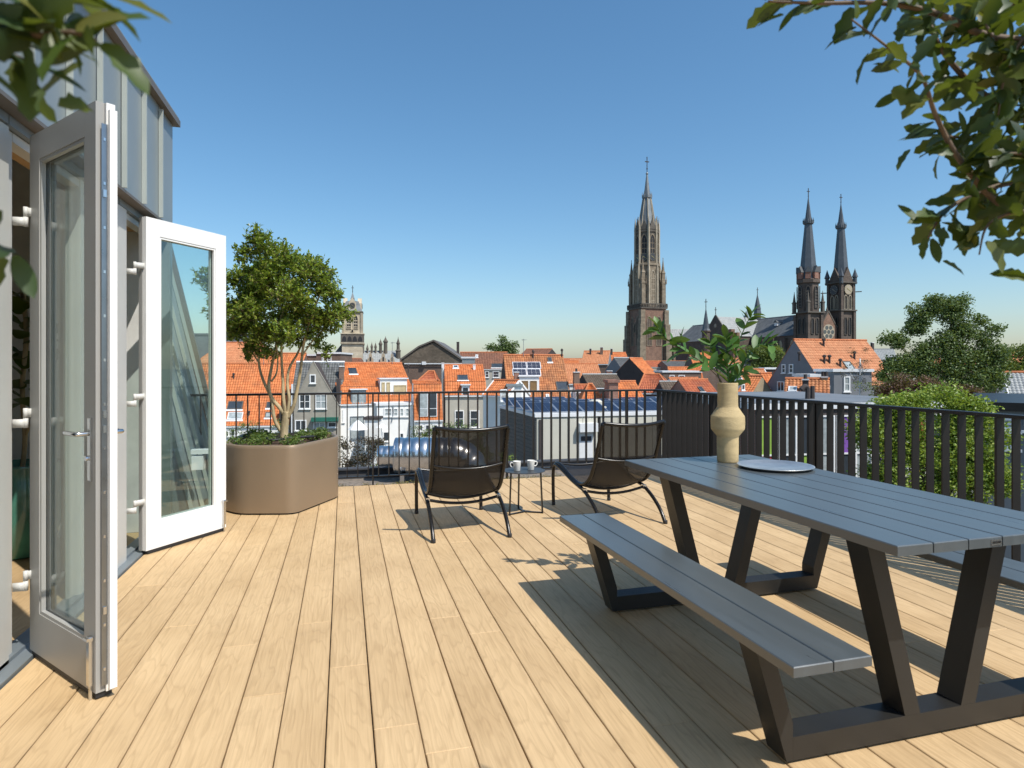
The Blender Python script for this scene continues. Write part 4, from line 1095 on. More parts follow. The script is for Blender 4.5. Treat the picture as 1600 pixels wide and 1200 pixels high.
def on_roof(H, px, py):
    p, t, v = roof_hit(H, px, py)
    n = Vector((1, 0, 0)).cross(v).normalized()
    M = Matrix((Vector((1, 0, 0)), v, n)).transposed().to_4x4(); M.translation = p
    return M, t
def skylight(H, x0, x1, y0, y1, pane='window_pane', frame='cladding_grey', name='roof_window'):
    M, t = on_roof(H, (x0 + x1) / 2, (y0 + y1) / 2); w = (x1 - x0) * t / FPX * .5 / max(.3, math.cos(H.o.rotation_euler.z + YAW))
    p1 = roof_hit(H, (x0 + x1) / 2, y0)[0]; p2 = roof_hit(H, (x0 + x1) / 2, y1)[0]; h = max(.25, (p1 - p2).length * .5)
    m = MB()
    for a, b, c, e in ((-w, -w + .07, -h, h), (w - .07, w, -h, h), (-w + .07, w - .07, -h, -h + .07), (-w + .07, w - .07, h - .07, h)): m.box(a, b, c, e, .0, .14, M)
    f = m.build(name, frame, H.o)
    m = MB(); m.box(-w + .07, w - .07, -h + .07, h - .07, .0, .11, M); m.build('pane', pane, f)
    m = MB(); m.box(-w - .08, w + .08, -h - .2, -h - .002, .02, .09, M); m.build('lead_apron', 'trim_white', f)
def pipe(H, px, py, h=.6, r=.08):
    M, t = on_roof(H, px, py); p = M.translation
    m = MB(); m.tube([p - Vector((0, 0, .05)), p + Vector((0, 0, h * .75))], r, 7); m.lathe([(r * 1.7, 0), (r * 1.7, h * .2), (r * .4, h * .3)], 7, (p.x, p.y, p.z + h * .7)); m.build('vent_pipe', 'wall_dark', H.o)
def aerial(H, px, py, h=2.4):
    p, t, v = roof_hit(H, px, py); m = MB(); m.tube([p - Vector((0, 0, .1)), p + Vector((0, 0, h))], .025, 5)
    for k in range(5): m.tube([p + Vector((-.28 + .05 * k, 0, h - .12 - .0 * k + .001)) + Vector((0, -.5 + .22 * k, 0)), p + Vector((.28 - .05 * k, 0, h - .12)) + Vector((0, -.5 + .22 * k, 0))], .014, 4)
    m.tube([p + Vector((0, -.6, h - .12)), p + Vector((0, .5, h - .12))], .016, 4); m.build('aerial', 'lintel', H.o)
def solar_on_roof(H, x0, x1, y0, y1, nx, ny):
    for i in range(nx):
        for j in range(ny):
            a = x0 + (x1 - x0) * i / nx; b = x0 + (x1 - x0) * (i + 1) / nx; c = y0 + (y1 - y0) * j / ny; e = y0 + (y1 - y0) * (j + 1) / ny
            M, t = on_roof(H, (a + b) / 2, (c + e) / 2); w = (b - a) * t / FPX * .5
            h = (roof_hit(H, (a + b) / 2, c)[0] - roof_hit(H, (a + b) / 2, e)[0]).length * .5
            panel(MB, M @ Matrix.Translation((0, 0, .12)), w * .98, h * .98, H.o)
def panel(_, M, w, h, parent):
    m = MB(); m.box(-w, w, -h, h, -.03, .0, M); f = m.build('solar_panel', 'solar_frame', parent)
    m = MB(); nx, ny = 3, 2
    for i in range(nx):
        for j in range(ny):
            a = -w + .05 + (2 * w - .1) * i / nx; b = -w + .05 + (2 * w - .1) * (i + 1) / nx; c = -h + .05 + (2 * h - .1) * j / ny; e = -h + .05 + (2 * h - .1) * (j + 1) / ny
            m.box(a + .008, b - .008, c + .008, e - .008, .001, .006, M)
    m.build('cells', 'solar_cell', f)
def chimney(H, x0, x1, y0, y1, mat='brick_brown', yoff=None, pots=1, cap='trim_white'):
    if yoff is None:
        p, t, v = roof_hit(H, (x0 + x1) / 2, y1)
    else: p, t = hit(H, (x0 + x1) / 2, y1, 1, yoff)
    w = (x1 - x0) * t / FPX * .5; h = (y1 - y0) * t / FPX
    m = MB(); m.box(p.x - w, p.x + w, p.y - w * .8, p.y + w * .8, p.z - 1.0, p.z + h); c = m.build('chimney', mat, H.o)
    m = MB(); m.box(p.x - w * 1.15, p.x + w * 1.15, p.y - w, p.y + w, p.z + h + .001, p.z + h + .08); m.build('chimney_cap', cap, c)
    for i in range(pots):
        m = MB(); xx = p.x + (i - (pots - 1) / 2) * w; m.lathe([(.12, 0), (.1, .3), (.12, .32)], 8, (xx, p.y, p.z + h + .082)); m.build('chimney_pot', 'wall_dark', c)
def dormer(H, x0, x1, y0, y1, panes, body='paint_white', pane='window_pane', top=.10):
    p, t, v = roof_hit(H, (x0 + x1) / 2, y1); yf = p.y
    a, _ = hit(H, x0, y1, 1, yf); b, _ = hit(H, x1, y0, 1, yf)
    back = (b.z - a.z) / max(.25, v.z / max(.05, v.y)) + .25
    m = MB(); m.box(a.x, b.x, yf, yf + back, a.z, b.z); f = m.build('dormer', body, H.o)
    m = MB(); m.box(a.x - .12, b.x + .12, yf - .15, yf + back + .1, b.z + .001, b.z + top); m.build('dormer_roof', 'trim_white', f)
    for (u0, u1, v0, v1) in panes:
        ca = a.x + (b.x - a.x) * u0; cb = a.x + (b.x - a.x) * u1; za = a.z + (b.z - a.z) * v0; zb = a.z + (b.z - a.z) * v1
        m = MB()
        for q0, q1, r0, r1 in ((ca, ca + .06, za, zb), (cb - .06, cb, za, zb), (ca + .06, cb - .06, za, za + .06), (ca + .06, cb - .06, zb - .06, zb)): m.box(q0, q1, yf - .06, yf - .002, r0, r1)
        m.box(ca + .06, cb - .06, yf - .02, yf - .001, za + .06, zb - .06)
        m.build('dormer_window', pane, f)
def zz_(py, d): return zat(py, d)

# --- lower neighbouring roof with the ventilation duct
lr = thing('flat_roofed_annex', 'dark bitumen flat roof just below the railing', 'building', (0, 7.8, GZ))
m = MB(); m.box(-8, 7.5, .02, 5.6, 0, 8.1); m.build('roof_deck', 'annex_gravel', lr)
m = MB(); m.box(-8, 7.5, 5.45, 5.6, 8.101, 8.28); m.box(-8, 7.5, 5.40, 5.65, 8.281, 8.31); m.build('roof_kerb', 'bitumen', lr)
dd = 12.6; du = thing('ventilation_duct', 'large silver spiral ventilation duct lying on the flat roof', 'duct', (*at(660, dd), -.9), -YAW)
def ribbed(path, r, pitch, name, parent, mat='duct'):
    """spiral-seam pipe: a raised helical rib every pitch"""
    ps = [Vector(p) for p in path]; m = MB(); rads = []; out = []
    L = 0
    for a, b in zip(ps, ps[1:]):
        n = max(1, int((b - a).length / (pitch / 9)))
        for i in range(n):
            out.append(a.lerp(b, i / n)); q = ((L + (b - a).length * i / n) / pitch) % 1; rads.append(r * (1 + .045 * math.sin(math.pi * q) ** .8))
        L += (b - a).length
    out.append(ps[-1]); rads.append(r)
    m.tube(out, rads, 36); return m.build(name, mat, parent, True)
sx = dd / 1000
c0 = (711 - 572.5) * sx; zc = HC - c0 + .9
ribbed([((592 - 660) * sx, 0.02, zc - .02), ((622 - 660) * sx, 0.0, zc - .02)], .195, .115, 'narrow_pipe', du)
ribbed([((619 - 660) * sx, 0, zc), ((704 - 660) * sx, 0, zc)], .335, .16, 'wide_pipe', du)
el = [Vector(((704 - 660) * sx, 0, zc))]
for i in range(1, 9):
    a = R_(90) * i / 8; el.append(Vector(((704 - 660) * sx + .42 * math.sin(a), 0, zc - .42 * (1 - math.cos(a)))))
ribbed(el, .335, .17, 'elbow', du)
m = MB(); m.lathe([(.36, 0), (.36, .1), (.34, .1)], 32, ((704 - 660) * sx + .42, 0, .02)); m.build('roof_collar', 'duct', du)
for xx in (-.35, .35):
    m = MB(); m.box(xx - .04, xx + .04, -.3, .3, 0.002, max(.03, zc - .33)); m.build('duct_saddle', 'steel', du)
m = MB(); m.lathe([(.345, 0), (.345, .03)], 36); o = m.build('joint_band', 'steel', du); o.location = ((619 - 660) * sx - .01, 0, zc); o.rotation_euler = (0, R_(90), 0)

# --- first row of houses (about sixty metres off)
H = house('wide orange pantiled house at far left beyond the railing', 280, 60, 9.9, [(0, zz_(667, 60)), (4.6, zz_(569, 64.6)), (9.2, zz_(667, 60))], 'plaster_white', 'tile_orange', yaw=R_(8), front_only=True)
skylight(H, 357, 379, 628, 640); skylight(H, 357, 379, 645, 656, 'window_pale', 'trim_white'); skylight(H, 417, 426, 629, 638); skylight(H, 415, 424, 645, 653, 'window_pale')
pipe(H, 365, 592); pipe(H, 389, 650, .5)
for a, b in ((353, 357), (360, 368), (388, 402), (410, 420)): window(H, a, b, 670, 682, nz=1)
chimney(H, 437, 445, 640, 690, 'wall_dark', 0.3, 0); aerial(H, 412, 571)
H = house('pale orange hipped roof rising behind the wide pantiled house', 296, 74, 9.0, [(0, zz_(574, 74)), (4, zz_(536, 78)), (8, zz_(574, 74))], 'brick_brown', 'tile_pale', hip=(2.2, 2.2), front_only=True)
H = house('orange roof strip with lead flashing behind the planter tree', 388, 70, 5.0, [(0, zz_(600, 70)), (4, zz_(553, 74)), (8, zz_(600, 70))], 'brick_brown', 'tile_orange', front_only=True)
def block(label, px, d, w, dep, ytop, wall, cornice='trim_white', yaw=0.0, name='flat_roofed_house', wins=(), group='houses of the old town', pane='window_pane'):
    H = House(); x, y = at(px, d); H.M = Matrix.Translation((x, y, GZ)) @ Matrix.Rotation(-YAW + yaw, 4, 'Z'); H.inv = H.M.inverted(); H.L = w; H.d = d
    zt = zat(ytop, d) - GZ; H.prof = [(0, zt), (dep, zt + .001)]
    H.o = thing(name, label, 'building', (x, y, GZ), -YAW + yaw, group)
    m = MB(); m.box(0, w, 0, dep, 0, zt); m.build('wall', wall, H.o)
    m = MB(); m.box(-.12, w + .12, -.12, dep + .12, zt + .001, zt + .22); m.build('cornice', cornice, H.o)
    for wi in wins: window(H, *wi, pane=pane)
    return H
block('dark grey roof block at far left behind the hipped roof', 270, 96, 10.2, 8, 523, 'roof_grey', 'roof_grey')
block('low brown brick house top with white cornice behind the planter tree', 436, 84, 4.6, 6, 556, 'brick_brown', wins=[(452, 458, 559, 568), (468, 474, 559, 568)])
block('small flat topped brick house with white windows left of the stone tower', 494, 82, 3.1, 6, 553, 'brick_brown', wins=[(503, 506, 556, 567), (511, 518, 557, 567)])

H = house('black tiled house with grey pointed gable wall', 454, 59, 4.45, [(0, zz_(632, 59)), (3.4, zz_(566.5, 62.4)), (6.8, zz_(632, 59))], 'plaster_grey', 'tile_black', ridge='trim_white', yaw=R_(9), front_only=True)
s = 59 / 1000; fx = lambda px: (px - 454) * s; fz = lambda py: zat(py, 59) - GZ
poly = [(fx(460), 0), (fx(460), fz(632)), (fx(489), fz(565)), (fx(528), fz(634)), (fx(528), 0)]
m = MB(); m.prism(poly, -.35, -.18, lambda u, v, t: (u, t, v)); m.build('gable_wall', 'plaster_grey', H.o)
m = MB(); m.prism([(u, v - .02) for u, v in poly], -.179, 3.2, lambda u, v, t: (u, t, v)); m.build('gable_body', 'wall_dark', H.o)
for (a, b) in ((poly[1], poly[2]), (poly[2], poly[3])):
    m = MB(); m.beam((a[0], -.27, a[1] + .03), (b[0], -.27, b[1] + .03), .22, .06); m.build('gable_coping', 'plaster_grey', H.o)
window(H, 484, 493.5, 585, 599, -.35, nz=1); window(H, 467.5, 485, 616, 639, -.35, nx=2, nz=2); window(H, 492.5, 510.5, 616, 639, -.35, nx=2, nz=2, pane='window_pale'); window(H, 461, 479, 656, 673, -.35, nx=2, nz=1)
m = MB(); m.box(fx(487), fx(527.5), -.9, -.352, fz(658), fz(652)); m.build('awning', 'paint_green', H.o)
window(H, 490, 509, 659, 670, -.35, nx=2, nz=1, pane='window_pale'); window(H, 512, 526, 659, 668, -.35, nx=1, nz=1)
m = MB(); m.box(fx(456), fx(458.5), -.32, -.2, 0, fz(600)); m.build('downpipe', 'trim_white', H.o)
m = MB(); m.box(fx(524), fx(528.5), -.30, .9, fz(650), fz(592)); m.build('side_chimney', 'wall_dark', H.o)

H = house('white walled house with bright orange mansard roof and white dormer', 528, 60, 7.2, [(0, zz_(632, 60)), (.75, zz_(605, 60.7)), (4.6, zz_(568, 64.6)), (9, zz_(632, 60))], 'plaster_white', 'tile_orange', yaw=R_(24), front_only=True)
skylight(H, 545.5, 556.5, 576.5, 585, 'window_pane', 'window_pane')
dormer(H, 594, 636, 592, 618, [(.05, .17, .05, .8), (.23, .36, .05, .8), (.5, .97, .05, .62)], pane='blind_tan')
dormer(H, 548.5, 572, 609, 632, [(.08, .47, .05, .85), (.53, .92, .05, .85)], body='lintel', pane='window_pale')
chimney(H, 529.5, 537, 573, 596, 'brick_brown', None, 0, 'trim_white'); pipe(H, 638, 582, .9, .06); aerial(H, 613, 570)
window(H, 547, 569, 650, 686, nx=2, nz=1, frame='lintel', pane='window_pale', fw=.06); window(H, 535, 538, 640, 660, nz=1)
window(H, 577, 582, 664, 676, nz=1)
A = block('white rear extension with a row of low windows on the mansard house', 589, 57.6, 3.3, 2.2, 634, 'plaster_white', yaw=R_(22), wins=[(600, 612.5, 637.5, 651), (614, 622, 637.5, 651), (624, 631, 637.5, 651), (633, 639.5, 637.5, 651)], pane='window_pale')
window(A, 598, 608, 674, 690, nz=1); window(A, 624, 631, 676, 686, nz=1)
m = MB(); m.tube(smooth_path([(2.0 - .6, -.06, zat(632, 57.6) - GZ), (1.45, -.08, zat(645, 57.6) - GZ), (1.3, -.06, zat(660, 57.6) - GZ)], 4), .06, 6); m.build('vent_hose', 'lintel', A.o)
block('narrow black shed roof below the white house wall', 570, 54, 1.1, 1.5, 656, 'plaster_white', 'wall_dark')
def parasol(label, px, py0, py1, d, r):
    x, y = at(px, d); p = thing('garden_parasol', label, 'parasol', (x, y, GZ), 0, 'white garden parasols')
    zt, zb = zat(py0, d) - GZ, zat(py1, d) - GZ
    m = MB(); m.lathe([(r, zb), (r * .55, zb + (zt - zb) * .55), (.04, zt)], 8); m.build('canopy', 'cloth_white', p)
    m = MB(); m.tube([(0, 0, 0), (0, 0, zt + .1)], .03, 6); m.build('pole', 'trim_white', p)
parasol('open white garden parasol before the white mansard house', 559, 656, 671, 53, .82)
parasol('half hidden white garden parasol before the low window row', 596, 662, 668, 53, .5)

H = house('narrow orange mansard house with tall double window', 648, 58, 2.5, [(0, zz_(657, 58)), (.9, zz_(601, 58.9)), (2.2, zz_(596, 60)), (5, zz_(657, 58))], 'plaster_white', 'tile_orange', yaw=R_(14), front_only=True)
p_ = H.prof
M_, t_ = on_roof(H, 669, 631)
for i, (a, b) in enumerate(((655, 668.5), (669.5, 683))):
    q0, _ = hit(H, a, 651, 1, .0); q1, _ = hit(H, b, 612, 1, .0)
    m = MB(); m.box(q0.x, q1.x, -.05, .9, q0.z, q1.z); f = m.build('tall_window', 'trim_white', H.o)
    m = MB(); zm = q0.z + (q1.z - q0.z) * .33
    m.box(q0.x + .07, q1.x - .07, -.07, -.052, q0.z + .08, zm - .04); m.box(q0.x + .07, q1.x - .07, -.07, -.052, zm + .04, q1.z - .08); m.build('pane', 'window_pale' if i == 0 else 'window_pane', f)
for a, b in ((655, 661), (664, 672), (676, 684)): window(H, a, b, 663, 674, nz=1)
H = house('small red hipped roof behind the narrow mansard house', 643, 66, 2.7, [(0, zz_(604, 66)), (1.9, zz_(581, 68)), (3.8, zz_(604, 66))], 'plaster_white', 'tile_red', hip=(1.5, .6), front_only=True)

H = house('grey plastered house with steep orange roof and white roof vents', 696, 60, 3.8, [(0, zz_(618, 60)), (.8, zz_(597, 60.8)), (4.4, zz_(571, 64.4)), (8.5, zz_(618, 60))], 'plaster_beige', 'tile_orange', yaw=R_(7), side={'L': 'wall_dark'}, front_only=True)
skylight(H, 715, 731, 587.5, 595); skylight(H, 708, 716, 572.5, 576, 'window_pane', 'trim_white')
dormer(H, 721.5, 733.5, 602, 618, [(.18, .82, .1, .75)])
window(H, 710.5, 725, 641, 668, nz=2); window(H, 734, 749, 641, 668, nz=2)
chimney(H, 690, 694, 568, 576, 'trim_white', None, 0); chimney(H, 739, 743, 571, 578, 'trim_white', None, 0)
m = MB(); m.box(-.35, -.25, .2, .3, 0, zat(575, 60) - GZ); m.build('downpipe', 'zinc', H.o)

H = house('small white gabled house with orange roof beside the solar building', 755, 56, 2.7, [(0, zz_(618, 56)), (1.6, zz_(595, 57)), (3.2, zz_(618, 56))], 'plaster_white', 'tile_orange', yaw=R_(-38), verge='paint_white')
window(H, 781, 791, 608, 627, H.L, 0, frame='trim_white', pane='window_pale', nx=1, nz=2)
block('white wall block tucked under the weathered orange roof', 793, 55, 1.2, 1.5, 604, 'plaster_white', 'zinc')

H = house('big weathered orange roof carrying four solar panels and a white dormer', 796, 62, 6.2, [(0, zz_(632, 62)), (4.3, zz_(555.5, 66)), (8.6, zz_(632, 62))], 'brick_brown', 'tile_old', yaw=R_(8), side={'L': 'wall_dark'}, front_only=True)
solar_on_roof(H, 800.5, 845, 566.5, 588, 2, 2)
dormer(H, 811.5, 842.5, 588.5, 612, [(.1, .44, .05, .72), (.54, .88, .05, .72)], pane='blind_wood')
chimney(H, 803.5, 810.5, 582, 606, 'brick_red', None, 0); chimney(H, 896, 905, 582, 612, 'brick_brown', None, 1)
skylight(H, 869, 887, 597.5, 610); skylight(H, 855.5, 862, 559.5, 566); aerial(H, 818, 558, 1.9); pipe(H, 833, 560, .9); pipe(H, 878, 558, .9)
skylight(H, 853, 858, 617, 625, 'window_pale', 'trim_white')
block('white parapet wall with dark top right of the weathered roof', 903, 60, 1.5, 2, 612, 'plaster_white', 'wall_dark')

# --- modern block with cladding, cream panels and a solar roof
def modern(label, px, d, L, dep, ytop, ncream, door=None):
    H = block(label, px, d, L, dep, ytop, 'panel_cream', 'trim_white', YAW, 'modern_building')
    zt = zat(ytop, d) - GZ
    w = L / ncream
    for i in range(ncream):
        m = MB(); m.bbox(i * w + .02, (i + 1) * w - .02, -.05, -.002, 1, zt - .12, .01); m.build('cream_panel', 'panel_cream', H.o)
    bh = .26; nb = int((zt - 3.0) / bh)
    for j in range(nb):
        m = MB(); z1 = zt - .02 - j * bh; m.box(-.05, -.002, 0.0, dep, z1 - bh + .02, z1); m.build('cladding_board', 'cladding_grey', H.o)
    return H, zt
H, zt = modern('modern block with grey cladding, cream front and rows of roof solar panels', 838, 40, 4.1, 9.4, 652, 4)
m = MB(); m.box(.15, .30, -.12, -.053, 1, zt - .15); m.build('downpipe', 'wall_dark', H.o)
m = MB(); a, _ = hit(H, 905, 735, 1, -.06); b, _ = hit(H, 926, 675, 1, -.06); m.box(a.x, b.x, -.09, -.0505, a.z, b.z); f = m.build('door', 'trim_white', H.o)
m = MB(); m.box(a.x + .1, b.x - .1, -.11, -.092, b.z - .55, b.z - .25); m.build('door_pane', 'window_pane', f)
m = MB(); m.box(a.x - .1, b.x + .2, -.5, -.0505, b.z + .05, b.z + .6); m.build('door_hood', 'trim_white', H.o)
for r in range(4):
    for i in range(3):
        M = Matrix.Translation((.75 + i * 1.72 - .35 * 0, 1.3 + r * 2.25, zt + .55)) @ Matrix.Rotation(R_(16), 4, 'X')
        panel(None, M, .84, .98, H.o)
H, zt = modern('second modern block with cream wall and solar panels behind the right chair', 938, 44, 5.2, 8.5, 650, 4)
for r in range(3):
    for i in range(3):
        M = Matrix.Translation((.95 + i * 1.72, 1.3 + r * 2.3, zt + .55)) @ Matrix.Rotation(R_(16), 4, 'X')
        panel(None, M, .84, .98, H.o)
m = MB(); m.lathe([(.55, 0), (.55, .5), (.75, .52), (.75, .62), (.5, .64), (.5, .95), (.3, 1.1)], 12, (-.1, .6, zt)); m.build('roof_vent', 'panel_cream', H.o)
H, zt = modern('low cream annex at the railing corner with blue roof panels', 1004, 50, 6.0, 7, 640, 5)
for r in range(2):
    for i in range(3):
        M = Matrix.Translation((.95 + i * 1.72, 1.5 + r * 2.3, zt + .5)) @ Matrix.Rotation(R_(16), 4, 'X'); panel(None, M, .84, .98, H.o)

# --- middle distance roofs
def simple(label, px0, px1, yr, ye, d, wall, roof, depth=7, yaw=0.0, hip=(0, 0), side=None, ridge='ridge_orange', verge=None, cut=1.0):
    h2 = depth / 2
    return house(label, px0, d, (px1 - px0) * d / 1000 / max(.4, math.cos(yaw)), [(0, zat(ye, d)), (h2, zat(yr, d + h2)), (depth, zat(ye, d))], wall, roof, yaw, hip=hip, side=side, ridge=ridge, verge=verge, front_only=True, tw=.26)
H = simple('long dull brown roof left of the weathered orange roof', 716, 792, 551, 577, 98, 'plaster_beige', 'tile_brown', 8); window(H, 746, 752, 580, 590, pane='window_pale'); window(H, 758, 764, 580, 590); window(H, 770, 780, 580, 590); skylight(H, 768, 786, 569, 575); skylight(H, 743, 747, 555, 559, 'window_pale', 'trim_white')
chimney(H, 713.5, 717.5, 535, 560, 'wall_dark', 3, 0, 'wall_dark')
block('pale zinc roof box in front of the long brown roof', 722, 84, 1.6, 2, 560, 'zinc', 'trim_white')
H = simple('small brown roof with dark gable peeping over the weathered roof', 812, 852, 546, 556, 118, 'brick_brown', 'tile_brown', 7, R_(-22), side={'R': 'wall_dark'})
H = simple('orange roof with two chimneys and slate gable beyond the weathered roof', 908, 948, 549, 569, 112, 'brick_brown', 'tile_pale', 8, R_(-14), side={'R': 'plaster_bluegrey'}); chimney(H, 921, 924, 545, 553, 'wall_dark', 3, 0); chimney(H, 938, 942, 543, 553, 'brick_brown', 3, 0)
H = simple('plain bright orange roof just left of the great brick tower', 956, 983, 551, 566, 124, 'brick_brown', 'tile_orange', 8); chimney(H, 954, 957, 545, 556, 'wall_dark', 3, 0)
H = simple('broad orange roof right of the brick chimney of the weathered house', 886, 944, 569, 600, 82, 'plaster_white', 'tile_pale', 8, R_(4)); chimney(H, 948, 956, 580, 592, 'brick_red', 1, 0)
H = simple('low orange roof strip with grey edge left of the slate gable', 880, 906, 564, 572, 104, 'roof_grey', 'tile_orange', 5)
H = simple('grey slate roof with white skylight under the great tower', 974, 1006, 559.5, 580, 96, 'plaster_bluegrey', 'slate', 7, R_(14), side={'L': 'plaster_bluegrey'}, ridge='lead'); skylight(H, 985, 989, 564, 569, 'window_pale', 'trim_white')
H = simple('orange roof with dark gable and small white window under the great tower', 1007, 1030, 560, 584, 92, 'wall_dark', 'tile_orange', 6, R_(34), side={'L': 'wall_dark'})
H = simple('mossy grey roof low behind the orange pantiled dormer', 922, 978, 585.5, 606, 76, 'wall_dark', 'shingle_brown', 7, R_(8), side={'L': 'wall_dark'}, ridge='lead')
H = simple('red hipped roof left half shaded above the railing corner', 994, 1046, 585.5, 614, 66, 'brick_brown', 'tile_red', 6, R_(-20), hip=(.4, 1.7))
H = simple('yellow orange pantiled roof with dark red side wall above the solar panels', 967, 1012, 597, 630, 54, 'brick_brown', 'tile_orange', 5, R_(12), side={'L': 'brick_red'})
q = block('dark red brick party wall beside the yellow orange pantiles', 952, 53.5, .75, 2.6, 598, 'brick_red', 'brick_red')
H = simple('small orange hipped roof with white ridge above the solar panels', 906, 948, 601, 634, 55, 'plaster_white', 'tile_orange', 4.5, 0, hip=(1.0, 1.0))
H = simple('little red roof tucked between chimney and hipped roof', 900, 926, 602, 612, 60, 'plaster_white', 'tile_red', 3)
H = simple('orange roof end behind the left vase sprig', 1046, 1096, 574, 592, 96, 'plaster_white', 'tile_orange', 7, R_(-10))
H = simple('flat orange roof strip behind the vase neck', 1052, 1098, 591, 600, 74, 'plaster_white', 'tile_pale', 4)
H = simple('weathered grey plank roof beside the vase', 1040, 1080, 597, 615, 62, 'wall_dark', 'shingle_brown', 5, ridge='lead')
H = simple('red tiled roof with dark roof window left of the vase neck', 1076, 1124, 594, 616, 58, 'brick_red', 'tile_red', 5, R_(6)); skylight(H, 1092, 1099, 606, 613)
H = simple('orange roof far behind the vase greenery', 1085, 1118, 552, 574, 118, 'brick_brown', 'tile_orange', 7)
block('white flat roof edge behind the vase greenery', 1036, 84, 5.0, 5, 582, 'brick_brown', 'trim_white', wins=[(1046, 1054, 586, 592), (1060, 1070, 586, 592)])
H = simple('yellow brick gabled house with white window right of the vase', 1150, 1166, 588, 616, 60, 'brick_yellow', 'tile_orange', 4, R_(-50), side={'R': 'brick_yellow'})
window(H, 1158, 1163, 600, 610, H.L, 0, nz=1)
H = simple('orange roof with white verge between vase and grey gable house', 1170, 1216, 578, 610, 70, 'plaster_white', 'tile_pale', 6, R_(6), verge='paint_white'); window(H, 1194, 1201, 600, 612)
block('dark flat roof house with white rim before the green tree tops', 1196, 76, 2.2, 4, 577, 'wall_dark', 'trim_white')
H = simple('orange side roof leaning on the grey gabled house', 1198, 1214, 584, 606, 62, 'plaster_bluegrey', 'tile_orange', 3)

H = house('tall blue grey gabled house with wide pale orange roof', 1288, 55, 8.0, [(0, zat(604, 55)), (3.8, zat(531.5, 58.7)), (7.6, zat(604, 55))], 'plaster_bluegrey', 'tile_pale', yaw=R_(15), front_only=True, tw=.26)
window(H, 1222, 1228, 569, 583, 0, 0, nz=2); window(H, 1233.5, 1240, 569, 583, 0, 0, nz=2); window(H, 1215, 1226, 596, 611, 0, 0, nx=2, nz=1); window(H, 1235, 1241, 596, 606, 0, 0, nz=1)
skylight(H, 1319, 1333, 567, 579, 'window_pale'); 
for a, b in ((1287, 542), (1288, 568), (1296, 568), (1335, 562), (1313, 574), (1249, 563)): pipe(H, a, b, .8, .1)
A = block('white walled flat roof extension under the pale orange roof', 1267, 50, 1.9, 3, 589, 'plaster_white', 'trim_white')
A = block('dark grey flat roof extension with white framed window', 1303, 49, 2.9, 3, 581, 'plaster_bluegrey', 'trim_white', wins=[(1318, 1328, 588, 612)], pane='window_pale')
H = simple('orange rooftop with white corner posts at the end of the pale roof', 1350, 1372, 544, 560, 84, 'brick_red', 'tile_pale', 6, R_(20)); chimney(H, 1361, 1365, 536, 548, 'wall_dark', 3, 0)
H = simple('faded grey roofs left of the large tree', 1368, 1396, 546, 562, 130, 'plaster_grey', 'slate_pale', 7, R_(-20), ridge='lead')
H = simple('second faded grey roof half behind the large tree', 1390, 1412, 553, 564, 140, 'plaster_grey', 'slate', 7, 0, ridge='lead')
H = house('little orange roofed house with yellow brick gable and two chimneys', 1226, 42, 2.6, [(0, zat(617, 42)), (1.7, zat(593, 43.5)), (3.4, zat(617, 42))], 'brick_yellow', 'tile_old', yaw=R_(-26), side={'R': 'brick_yellow'})
skylight(H, 1233, 1244, 606, 613, 'window_pale', 'trim_white'); chimney(H, 1254, 1263, 594, 612, 'wall_dark', None, 1); chimney(H, 1284, 1293, 590, 600, 'brick_yellow', 1.7, 2)
m = MB(); m.lathe([(.19, 0), (.19, .04), (0, .05)], 20); o = m.build('round_window', 'window_pale', H.o); o.location = (H.L + .05, 1.7, zat(607, 42) - GZ); o.rotation_euler = (0, R_(90), 0)

# --- far roofs that close the view along the horizon
rr = random.Random(88)
far_px = list(range(330, 1600, 42))
for i, px in enumerate(far_px):
    d = rr.uniform(150, 230); w = rr.uniform(55, 80)
    yr = rr.uniform(560, 566)
    rf_ = rr.choice(['tile_orange', 'tile_brown', 'tile_pale', 'tile_red', 'slate'])
    H = house('distant low %s roof in the far band along the horizon' % {'tile_orange': 'bright orange', 'tile_brown': 'dull brown', 'tile_pale': 'pale orange', 'tile_red': 'brick red', 'slate': 'dark slate'}[rf_], px, d, w * d / 1000, [(0, zat(yr + 9, d)), (5, zat(yr, d + 5)), (10, zat(yr + 9, d))], rr.choice(['brick_brown', 'plaster_beige', 'brick_red']), rf_, R_(rr.uniform(-12, 12)), group='distant roofs along the horizon', front_only=True, tw=.6)

